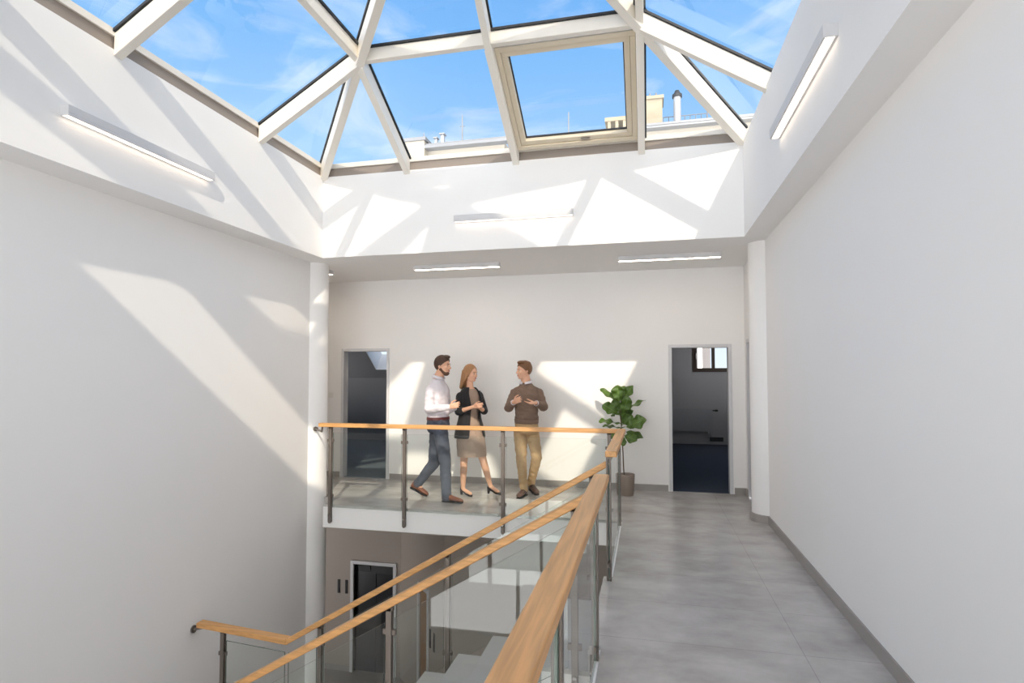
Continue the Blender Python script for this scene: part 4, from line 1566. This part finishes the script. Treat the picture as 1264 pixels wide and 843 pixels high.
def build_woman():
    Y0 = 7.35
    f, s = axes((0.80, -0.60))
    g0 = at(580, 610, Y0)
    root = empty('person', (g0.x, Y0, 0), 'woman with long dark-blonde hair in black blazer and taupe pencil skirt', 'person')
    pelvis, neck = at(580, 530, Y0), at(580, 477, Y0)
    hc = at(581, 461, Y0 - 0.005)
    hf = (0.93, -0.36)
    Rs, Ls = at(568.5, 489.5, Y0 - 0.10), at(591, 488.5, Y0 + 0.10)
    Re, Rw = at(566, 508, Y0 - 0.16), at(584.5, 502, Y0 - 0.24)
    Le, Lw = at(597.5, 507, Y0 + 0.02), at(592.5, 503.5, Y0 - 0.17)
    Rh, Lh = at(575, 533, Y0 - 0.05), at(586, 533, Y0 + 0.05)
    Rk, Ra = at(572.5, 571, Y0 - 0.06), at(571.5, 604, Y0 - 0.03)
    Lk, La = at(597, 570, Y0 - 0.02), at(605.5, 600, Y0 + 0.06)
    mb = MB()
    fh, sh, uh, P = head(mb, hc, hf, -0.08, 0.94)
    mb.cap(neck - V((0, 0, 0.02)), P(-0.012, 0, -0.06), 0.047, 0.044)
    mb.loft(torso_rings(pelvis, neck, f, s, 0.97, -0.006, True), 20)
    limb(mb, [Rs, Re, Rw], [0.038, 0.033, 0.022])
    limb(mb, [Ls, Le, Lw], [0.038, 0.033, 0.022])
    limb(mb, [Rh, Rk, Rk.lerp(Ra, 0.35), Ra], [0.075, 0.048, 0.046, 0.027])
    limb(mb, [Lh, Lk, Lk.lerp(La, 0.35), La], [0.075, 0.048, 0.046, 0.027])
    hand(mb, Rw, at(593, 500, Y0 - 0.27) - Rw, (-0.2, 0.8, -0.2), (0.1, -0.1, 1), 0.16, 0.7)
    hand(mb, Lw, at(586, 502.5, Y0 - 0.29) - Lw, (0.2, 0.6, 0.5), (0.2, -0.5, 0.9), 0.16, 0.7)
    Rt, Lt = at(583, 611, Y0 - 0.14), at(617, 609, Y0 + 0.0)
    limb(mb, [Ra, Ra.lerp(Rt, 0.8)], [0.028, 0.024])
    limb(mb, [La, La.lerp(Lt, 0.8)], [0.028, 0.024])
    fuse('body', mb, 0.0055, M['skin'], root, 3)
    face_parts(root, P, fh, sh, uh, 0.94, M['blonde_hair'])
    # long hair falling behind and over the shoulders
    mb = MB()
    hair_cap(mb, P, fh, sh, uh, 0.94, 0.013, 0.004)
    for b in (-0.06, -0.03, 0.0, 0.03, 0.06):
        mb.cap(P(-0.06, b, 0.02), P(-0.095, b * 1.1, -0.20), 0.040, 0.030)
    mb.cap(P(-0.02, 0.075, 0.0), P(-0.035, 0.095, -0.20), 0.026, 0.026)
    mb.cap(P(-0.02, -0.075, 0.0), P(0.005, -0.088, -0.25), 0.026, 0.020)
    mb.cap(P(0.0, -0.085, -0.12), P(0.03, -0.10, -0.27), 0.024, 0.014)
    mb.cap(P(-0.01, -0.078, -0.05), at(590, 478, Y0 - 0.03), 0.024, 0.020)
    mb.cap(at(590, 478, Y0 - 0.03), at(592.5, 487, Y0 - 0.075), 0.020, 0.012)
    hr = fuse('hair', mb, 0.006, M['blonde_hair'], root, 2, cuts=((P(0.078, 0, 0.07), fh * 0.85 - uh * 0.5), (P(0.045, 0, 0.0), fh * 0.95 - uh * 0.3)))
    # dress: fitted top and pencil skirt in one colour
    mb = MB()
    mb.loft(torso_rings(pelvis, neck, f, s, 1.0, 0.005, True, 0.0, 0.95), 24)
    for A in (Rs, Ls):
        mb.cap(A.lerp(Rs.lerp(Ls, 0.5), 0.2), neck.lerp(A, 0.30) - V((0, 0, 0.02)), 0.046, 0.036)
    kc = Rk.lerp(Lk, 0.5)
    hem = at(583, 562.5, Y0 - 0.02)
    mb.loft([(hem - V((0, 0, 0.02)), s * 0.198, f * 0.178), (hem.lerp(pelvis, 0.3), s * 0.204, f * 0.172), (hem.lerp(pelvis, 0.7), s * 0.202, f * 0.150), (pelvis, s * 0.184, f * 0.128), (pelvis.lerp(neck, 0.14), s * 0.160, f * 0.11), (pelvis.lerp(neck, 0.3), s * 0.126, f * 0.094)], 26)
    fuse('dress', mb, 0.008, M['taupe_cloth'], root, 3, cuts=((hem, V((0, 0, -1))), (neck - V((0, 0, 0.004)), V((0, 0, 1)))), folds=0.004)
    # blazer: open-fronted shell with sleeves pushed up
    bm = bmesh.new()
    prof = [(-0.19, .220, .172), (-0.05, .210, .158), (0.10, .188, .138), (0.28, .152, .116), (0.42, .150, .116), (0.58, .166, .130), (0.74, .172, .126), (0.85, .150, .104), (0.93, .108, .082), (0.985, .076, .064)]
    nA = 36
    rows = []
    for t, a, b in prof:
        c = pelvis.lerp(neck, t) if t >= 0 else pelvis + (pelvis - neck) * (-t)
        op = 0.42 if t > 0.3 else 0.42 + (0.3 - t) * 0.25
        if t > 0.58:
            op = 0.42 + (t - 0.58) * 0.45
        row = []
        for i in range(nA + 1):
            th = op + (2 * PI - 2 * op) * i / nA
            row.append(bm.verts.new(c + f * (b * math.cos(th)) + s * (a * math.sin(th))))
        rows.append(row)
    for j in range(len(rows) - 1):
        for i in range(nA):
            bm.faces.new((rows[j][i], rows[j][i + 1], rows[j + 1][i + 1], rows[j + 1][i])).smooth = True
    me = bpy.data.meshes.new('blazer')
    bm.to_mesh(me)
    bm.free()
    bz = link('blazer', me, M['black_cloth'], root)
    md = bz.modifiers.new('thick', 'SOLIDIFY')
    md.thickness = 0.012
    md.offset = 0
    md = bz.modifiers.new('sub', 'SUBSURF')
    md.levels = md.render_levels = 1
    for A, B, C2 in ((Rs, Re, Rw), (Ls, Le, Lw)):
        mb = MB()
        limb(mb, [A + V((0, 0, 0.0)), B, B.lerp(C2, 0.18)], [0.062, 0.053, 0.048])
        fuse('sleeve', mb, 0.007, M['black_cloth'], bz, 3)
    for q in (1, -1):
        m = MB()
        pts = []
        for t, a, b, w in ((0.40, .150, .116, 0.0), (0.58, .166, .130, 0.28), (0.74, .176, .126, 0.36), (0.90, .150, .094, 0.22)):
            c = pelvis.lerp(neck, t)
            op = 0.42 + max(0, t - 0.58) * 0.45
            pts.append((c, a + 0.009, b + 0.009, op, w))
        g1 = [c + f * b * math.cos(o) + s * q * a * math.sin(o) for c, a, b, o, w in pts]
        g2 = [c + f * b * math.cos(o + w) + s * q * a * math.sin(o + w) for c, a, b, o, w in pts]
        for i in range(3):
            if i == 0:
                m.poly([g1[0], g1[1], g2[1]])
            else:
                m.poly([g1[i], g1[i + 1], g2[i + 1], g2[i]])
        m.build('lapel', M['black_cloth'], bz, solid=0.008)
    # pumps
    for A, T in ((Ra, Rt), (La, Lt)):
        d = V((T.x - A.x, T.y - A.y, 0)).normalized()
        lift = 0.0 if A is Ra else 0.012
        tip = V((A.x, A.y, 0.0)) + d * 0.19
        hl = V((A.x, A.y, 0.0)) - d * 0.045
        sd = d.cross(V((0, 0, 1)))
        mb = MB()
        Q = lambda a, z: hl.lerp(tip, a) + V((0, 0, z + lift))
        mb.loft([(Q(0.0, 0.075), sd * 0.02, V((0, 0, 0.028))), (Q(0.12, 0.073), sd * 0.032, V((0, 0, 0.032))), (Q(0.35, 0.05), sd * 0.030, V((0, 0, 0.018))), (Q(0.6, 0.026), sd * 0.036, V((0, 0, 0.018))), (Q(0.8, 0.022), sd * 0.038, V((0, 0, 0.02))), (Q(0.95, 0.016), sd * 0.022, V((0, 0, 0.014))), (Q(1.0, 0.013), sd * 0.010, V((0, 0, 0.009)))], 14)
        o = fuse('pump', mb, 0.006, M['black_leather'], root, 2)
        m = MB()
        m.cyl(Q(0.06, 0.055), Q(0.05, -lift if A is Ra else 0.0), 0.022, 0.013, n=12)
        m.build('heel', M['black_leather'], o)


def build_man_sweater():
    Y0 = 7.5
    f, s = axes((-0.22, -0.975))
    g0 = at(650, 612, Y0)
    root = empty('person', (g0.x, Y0, 0), 'man in brown sweater and khaki chinos gesturing with both hands', 'person')
    pelvis, neck = at(650, 529, Y0), at(649.5, 472.5, Y0)
    hc = at(646.8, 457.5, Y0 - 0.015)
    hf = (-0.80, -0.60)
    Rs, Ls = at(635.5, 485.5, Y0 + 0.0), at(664.5, 485, Y0 + 0.05)
    Re, Rw = at(628, 503.5, Y0 - 0.06), at(634.0, 496.5, Y0 - 0.26)
    Le, Lw = at(671, 502.5, Y0 - 0.04), at(661.5, 497.5, Y0 - 0.24)
    Rh, Lh = at(642.5, 532, Y0), at(657, 532, Y0 + 0.03)
    Rk, Ra = at(643.5, 567.5, Y0 - 0.05), at(646.5, 602, Y0 - 0.05)
    Lk, La = at(662.5, 564, Y0 - 0.02), at(655.5, 596, Y0 + 0.16)
    mb = MB()
    fh, sh, uh, P = head(mb, hc, hf, -0.04, 1.0)
    mb.cap(neck - V((0, 0, 0.01)), P(-0.012, 0, -0.06), 0.063, 0.059)
    mb.loft(torso_rings(pelvis, neck, f, s, 0.92, -0.006), 20)
    limb(mb, [Rs, Re, Rw], [0.045, 0.037, 0.026])
    limb(mb, [Ls, Le, Lw], [0.045, 0.037, 0.026])
    limb(mb, [Rh, Rk, Ra], [0.076, 0.048, 0.034])
    limb(mb, [Lh, Lk, La], [0.076, 0.048, 0.034])
    hand(mb, Rw, at(640.5, 493, Y0 - 0.36) - Rw, (0.8, 0.2, 0.25), (0.1, 0.2, 1), 0.18, 0.7)
    hand(mb, Lw, at(650.5, 497.5, Y0 - 0.32) - Lw, (0.1, -0.25, 1), (-0.1, 0.6, 0.45), 0.18, 0.28)
    limb(mb, [Ra, Ra + V((-0.01, -0.05, -0.06))], [0.034, 0.026])
    limb(mb, [La, La + V((0.03, -0.03, -0.05))], [0.034, 0.026])
    fuse('body', mb, 0.0055, M['skin'], root, 3)
    face_parts(root, P, fh, sh, uh, 1.0, M['light_brown_hair'])
    mb = MB()
    hair_cap(mb, P, fh, sh, uh, 1.0, 0.013)
    mb.ell(P(0.040, -0.01, 0.110), sh * 0.062, fh * 0.055, uh * 0.026, 14)
    mb.ell(P(-0.05, 0, 0.09), sh * 0.06, fh * 0.05, uh * 0.035, 14)
    fuse('hair', mb, 0.006, M['light_brown_hair'], root, 2, cuts=((P(0.080, 0, 0.06), fh * 0.85 - uh * 0.5), (P(-0.06, 0, -0.060), -uh), (P(0.02, 0, 0.010), fh * 0.7 - uh * 0.72)))
    # sweater
    mb = MB()
    mb.loft(torso_rings(pelvis, neck, f, s, 0.96, 0.010, z_from=0.12, z_to=1.0), 24)
    for A in (Rs, Ls):
        mb.cap(A, neck.lerp(A, 0.28) - V((0, 0, 0.022)), 0.064, 0.046)
    limb(mb, [Rs, Re, Re.lerp(Rw, 0.86)], [0.067, 0.060, 0.044])
    limb(mb, [Ls, Le, Le.lerp(Lw, 0.86)], [0.067, 0.060, 0.044])
    mb.ell(pelvis.lerp(neck, 0.24), s * 0.166, f * 0.128, V((0, 0, 0.085)), 18)
    sw = fuse('sweater', mb, 0.008, M['sweater'], root, 3, cuts=((pelvis.lerp(neck, 0.14), V((0, 0, -1))),), folds=0.008)
    m = MB()
    m.loft([(pelvis.lerp(neck, 0.11), s * 0.158, f * 0.12), (pelvis.lerp(neck, 0.135), s * 0.164, f * 0.126), (pelvis.lerp(neck, 0.21), s * 0.168, f * 0.129)], 28)
    m.build('waistband', M['sweater'], sw, smooth=True)
    for wr, el, mt in ((Rw, Re, 'shirt'), (Lw, Le, 'shirt')):
        d = (wr - el).normalized()
        a = d.orthogonal().normalized()
        m = MB()
        m.loft([(wr - d * 0.06, a * 0.040, d.cross(a) * 0.040), (wr - d * 0.004, a * 0.036, d.cross(a) * 0.036)], 18)
        m.build('shirt_cuff', M['shirt'], root)
    upn = (neck - pelvis).normalized()
    collar_ring(root, neck + upn * 0.0 + f * 0.010, f, s, upn, 0.071, 0.032, M['shirt'], 'shirt_collar', open_front=0.25)
    # chinos and shoes
    mb = MB()
    mb.loft([(pelvis.lerp(neck, t), s * a, f * b) for t, a, b in ((-0.1, .150, .115), (0.0, .166, .124), (0.10, .160, .118), (0.19, .152, .112))], 24)
    limb(mb, [Rh, Rk, Ra.lerp(Rk, -0.06)], [0.094, 0.070, 0.052])
    limb(mb, [Lh, Lk, La.lerp(Lk, -0.02)], [0.094, 0.070, 0.052])
    fuse('trousers', mb, 0.008, M['chino'], root, 3, cuts=((pelvis.lerp(neck, 0.18), V((0, 0, 1))),), folds=0.008)
    h1 = V((Ra.x + 0.015, Ra.y + 0.06, 0.0))
    shoe(root, 'shoe', h1, h1 + V((-0.045, -0.27, 0)), M['brown_leather'], ankle=Ra)
    h2 = V((La.x - 0.03, La.y + 0.055, 0.035))
    t2 = h2 + V((0.15, -0.215, 0))
    t2.z = 0.0
    shoe(root, 'shoe', h2, t2, M['brown_leather'], ankle=La)


# ------------------------------------------------------------------ roofs across the courtyard
def build_outside():
    Y = 30.0
    r = empty('rooftop_building', (-10.5, Y, 12), 'pale flat-roofed attic storey seen through the left half of the skylight', 'building')
    m = MB()
    m.box(-13.25, -12.0, Y, Y + 3, 8, 14.7)
    m.build('lift_house', M['render_wall'], r)
    m = MB()
    m.box(-13.35, -11.9, Y - 0.1, Y + 3.1, 14.7, 14.88)
    m.build('coping', M['zinc'], r)
    m = MB()
    m.box(-12.0, -7.5, Y + 0.5, Y + 5, 8, 14.42)
    m.build('wall', M['render_wall'], r)
    m = MB()
    m.slab([(-12.0, Y + 0.1, 14.42), (-7.3, Y + 0.1, 14.42), (-7.6, Y + 1.6, 15.0), (-12.0, Y + 1.6, 15.0)], (0, 0, 0.12))
    m.slab([(-12.0, Y + 0.0, 14.26), (-7.2, Y + 0.0, 14.26), (-7.2, Y + 0.5, 14.26), (-12.0, Y + 0.5, 14.26)], (0, 0, 0.16))
    m.build('roof', M['zinc'], r)
    for x, z0, z1, w in ((-11.85, 14.5, 15.35, 0.16), (-11.45, 14.5, 15.55, 0.2), (-11.15, 14.5, 15.0, 0.35)):
        m = MB()
        m.box(x - w / 2, x + w / 2, Y + 1.4, Y + 1.4 + w, z0, z1)
        m.box(x - w * 0.8, x + w * 0.8, Y + 1.3, Y + 1.5 + w, z1, z1 + 0.06)
        m.build('vent_pipe', M['steel_pipe'], r)
    for x, z0, z1 in ((-10.2, 14.4, 16.5), (-12.55, 14.88, 15.7)):
        m = MB()
        m.cyl((x, Y + 1.3, z0), (x, Y + 1.3, z1), 0.045, 0.03, n=8)
        m.cyl((x - 0.15, Y + 1.3, z0 + (z1 - z0) * 0.7), (x + 0.15, Y + 1.3, z0 + (z1 - z0) * 0.7), 0.02, n=6)
        m.build('antenna', M['zinc'], r)
    r = empty('rooftop_building', (1.5, Y, 12), 'old roof edge with stone chimney and silver flue seen at the right of the skylight', 'building')
    m = MB()
    m.box(-0.1, 7.0, Y + 0.3, Y + 6, 8, 14.35)
    m.build('wall', M['render_wall'], r)
    m = MB()
    m.slab([(-0.2, Y - 0.1, 14.28), (7.2, Y - 0.1, 14.28), (7.2, Y + 2.0, 15.05), (-0.2, Y + 2.0, 15.05)], (0, 0, 0.12))
    m.slab([(-0.2, Y - 0.15, 14.14), (7.2, Y - 0.15, 14.14), (7.2, Y + 0.4, 14.14), (-0.2, Y + 0.4, 14.14)], (0, 0, 0.10))
    m.build('roof', M['zinc'], r)
    m = MB()
    m.box(0.0, 0.92, Y + 0.6, Y + 1.6, 13.8, 15.95)
    m.build('chimney', M['stone'], r)
    m = MB()
    m.box(-0.08, 1.0, Y + 0.5, Y + 1.7, 15.95, 16.12)
    m.build('chimney_cap', M['stone'], r)
    for x in (0.3, 0.62):
        m = MB()
        m.cyl((x, Y + 1.1, 16.1), (x, Y + 1.1, 16.5), 0.05, n=8)
        m.build('chimney_pot', M['zinc'], r)
    m = MB()
    m.cyl((1.68, Y + 0.9, 13.9), (1.68, Y + 0.9, 16.05), 0.19, n=20)
    f2 = m.build('flue', M['steel_pipe'], r, smooth=False)
    m = MB()
    m.cyl((1.68, Y + 0.9, 16.05), (1.68, Y + 0.9, 16.2), 0.25, n=20)
    m.cyl((1.68, Y + 0.9, 16.2), (1.68, Y + 0.9, 16.42), 0.2, 0.1, n=20)
    m.build('cowl', M['gasket'], f2)
    m = MB()
    m.box(-1.9, -0.55, Y + 0.8, Y + 1.6, 13.6, 14.55)
    for k in range(4):
        m.box(-1.9 + k * 0.4, -1.74 + k * 0.4, Y + 0.7, Y + 0.8, 13.6, 15.05)
    m.box(-2.05, -0.4, Y + 0.65, Y + 1.7, 15.05, 15.25)
    m.build('chimney', M['stone'], r)
    for x, z1 in ((4.1 - 0.9, 16.1), (-4.05, 16.0)):
        m = MB()
        m.cyl((x, Y + 1.2, 13.9), (x, Y + 1.2, z1), 0.04, 0.03, n=8)
        m.build('antenna', M['zinc'], r)
    m = MB()
    for i in range(9):
        x = 1.0 + i * 0.28
        m.cyl((x, Y + 1.9, 14.9), (x, Y + 1.9, 15.5), 0.02, n=6)
    m.cyl((1.0, Y + 1.9, 15.5), (3.3, Y + 1.9, 15.5), 0.025, n=6)
    m.build('roof_guard', M['zinc'], r)
    # pale facade beyond the office window
    r = empty('neighbouring_facade', (2.2, 22, 0), 'pale house facade with a white pilaster seen through the office window', 'building')
    m = MB()
    m.box(0.3, 2.25, 22, 23, -6, 5.0)
    m.build('wall', M['facade'], r)
    m = MB()
    m.box(1.80, 1.96, 21.85, 22, -6, 5.0)
    m.build('pilaster', M['plastic'], r)


# ------------------------------------------------------------------ light
def build_light():
    w = bpy.data.worlds.new('sky')
    SC.world = w
    w.use_nodes = True
    nt = w.node_tree
    N, K = nt.nodes, nt.links
    bg = N['Background']
    tc = N.new('ShaderNodeTexCoord')
    sp = N.new('ShaderNodeSeparateXYZ')
    K.new(tc.outputs['Generated'], sp.inputs[0])
    rp = N.new('ShaderNodeValToRGB')
    e = rp.color_ramp.elements
    e[0].position, e[0].color = 0.0, (0.80, 0.88, 0.97, 1)
    e[1].position, e[1].color = 1.0, L((92, 154, 226))
    for pos, c in ((0.12, (0.70, 0.82, 0.95, 1)), (0.34, L((158, 202, 246))), (0.5, L((124, 182, 240))), (0.62, L((104, 166, 234)))):
        x = e.new(pos)
        x.color = c
    K.new(sp.outputs[2], rp.inputs[0])
    # thin cirrus
    mp = N.new('ShaderNodeMapping')
    mp.inputs['Scale'].default_value = (2.0, 2.0, 7.0)
    mp.inputs['Rotation'].default_value = (0.25, 0.15, 0.4)
    K.new(tc.outputs['Generated'], mp.inputs[0])
    nz = N.new('ShaderNodeTexNoise')
    nz.inputs['Scale'].default_value = 1.7
    nz.inputs['Detail'].default_value = 9
    nz.inputs['Roughness'].default_value = 0.55
    nz.inputs['Distortion'].default_value = 0.8
    K.new(mp.outputs[0], nz.inputs['Vector'])
    mr = N.new('ShaderNodeMapRange')
    mr.inputs['From Min'].default_value = 0.52
    mr.inputs['From Max'].default_value = 0.78
    mr.inputs['To Max'].default_value = 0.75
    K.new(nz.outputs['Fac'], mr.inputs[0])
    m1 = N.new('ShaderNodeMix')
    m1.data_type = 'RGBA'
    m1.inputs[7].default_value = (0.92, 0.95, 1.0, 1)
    K.new(mr.outputs[0], m1.inputs[0])
    K.new(rp.outputs[0], m1.inputs[6])
    # bright hazy side of the sky, round the sun
    dt = N.new('ShaderNodeVectorMath')
    dt.operation = 'DOT_PRODUCT'
    b = V((0.30, -0.78, 0.55)).normalized()
    dt.inputs[1].default_value = b
    K.new(tc.outputs['Generated'], dt.inputs[0])
    m2r = N.new('ShaderNodeMapRange')
    m2r.interpolation_type = 'SMOOTHSTEP'
    m2r.inputs['From Min'].default_value = 0.30
    m2r.inputs['From Max'].default_value = 0.80
    K.new(dt.outputs['Value'], m2r.inputs[0])
    m2 = N.new('ShaderNodeMix')
    m2.data_type = 'RGBA'
    m2.inputs[7].default_value = SKY_BRIGHT
    K.new(m2r.outputs[0], m2.inputs[0])
    K.new(m1.outputs[2], m2.inputs[6])
    # bright band added low in the unseen sky behind, as fill through the windows
    yb = N.new('ShaderNodeMapRange')
    yb.interpolation_type = 'SMOOTHSTEP'
    yb.inputs['From Min'].default_value = -0.15
    yb.inputs['From Max'].default_value = -0.65
    K.new(sp.outputs[1], yb.inputs[0])
    zb = N.new('ShaderNodeMapRange')
    zb.interpolation_type = 'SMOOTHSTEP'
    zb.inputs['From Min'].default_value = 0.20
    zb.inputs['From Max'].default_value = 0.06
    K.new(sp.outputs[2], zb.inputs[0])
    mm = N.new('ShaderNodeMath')
    mm.operation = 'MULTIPLY'
    K.new(yb.outputs[0], mm.inputs[0])
    K.new(zb.outputs[0], mm.inputs[1])
    m3 = N.new('ShaderNodeMix')
    m3.data_type = 'RGBA'
    m3.inputs[7].default_value = SKY_FILL
    K.new(mm.outputs[0], m3.inputs[0])
    K.new(m2.outputs[2], m3.inputs[6])
    K.new(m3.outputs[2], bg.inputs['Color'])
    bg.inputs['Strength'].default_value = 1.0
    sun = bpy.data.lights.new('sun', 'SUN')
    sun.energy = SUN_E
    sun.angle = math.radians(0.9)
    sun.color = (1.0, 0.88, 0.71)
    o = bpy.data.objects.new('sun', sun)
    COL.objects.link(o)
    o.rotation_euler = V(SUN_D).to_track_quat('-Z', 'Y').to_euler()
    o.location = (5, -15, 14)


SUN_D = (-1.0, 2.8, -2.0)
SUN_E = 2.7
SKY_BRIGHT = (1.5, 1.5, 1.52, 1)
SKY_FILL = (5.6, 5.55, 5.5, 1)


def build_camera():
    cam = bpy.data.cameras.new('camera')
    o = bpy.data.objects.new('camera', cam)
    COL.objects.link(o)
    o.location = (0, 0, EYE)
    o.rotation_euler = (PI / 2 + PIT, 0, YAW)
    cam.sensor_fit = 'HORIZONTAL'
    cam.sensor_width = 36
    cam.lens = 36 * F_PX / 1264
    cam.shift_y = (CY - 421.5) / 1264
    cam.clip_start = 0.02
    cam.clip_end = 300
    SC.camera = o


build_shell()
build_offices()
build_skylight()
build_lamps()
build_rails()
build_stairs()
build_plant()
build_man_shirt()
build_woman()
build_man_sweater()
build_outside()
build_light()
build_camera()

vs = SC.view_settings
SC.display_settings.display_device = 'sRGB'
vs.view_transform = 'Standard'
vs.look = 'None'
vs.exposure = 0.28
vs.gamma = 1.0
vs.use_curve_mapping = False
cy = SC.cycles
cy.max_bounces = 14
cy.diffuse_bounces = 8
cy.glossy_bounces = 6
cy.transparent_max_bounces = 48
cy.caustics_reflective = False
cy.caustics_refractive = False
cy.sample_clamp_indirect = 3.0
cy.blur_glossy = 1.0
cy.use_denoising = True
try:
    cy.denoiser = 'OPENIMAGEDENOISE'
except Exception:
    pass
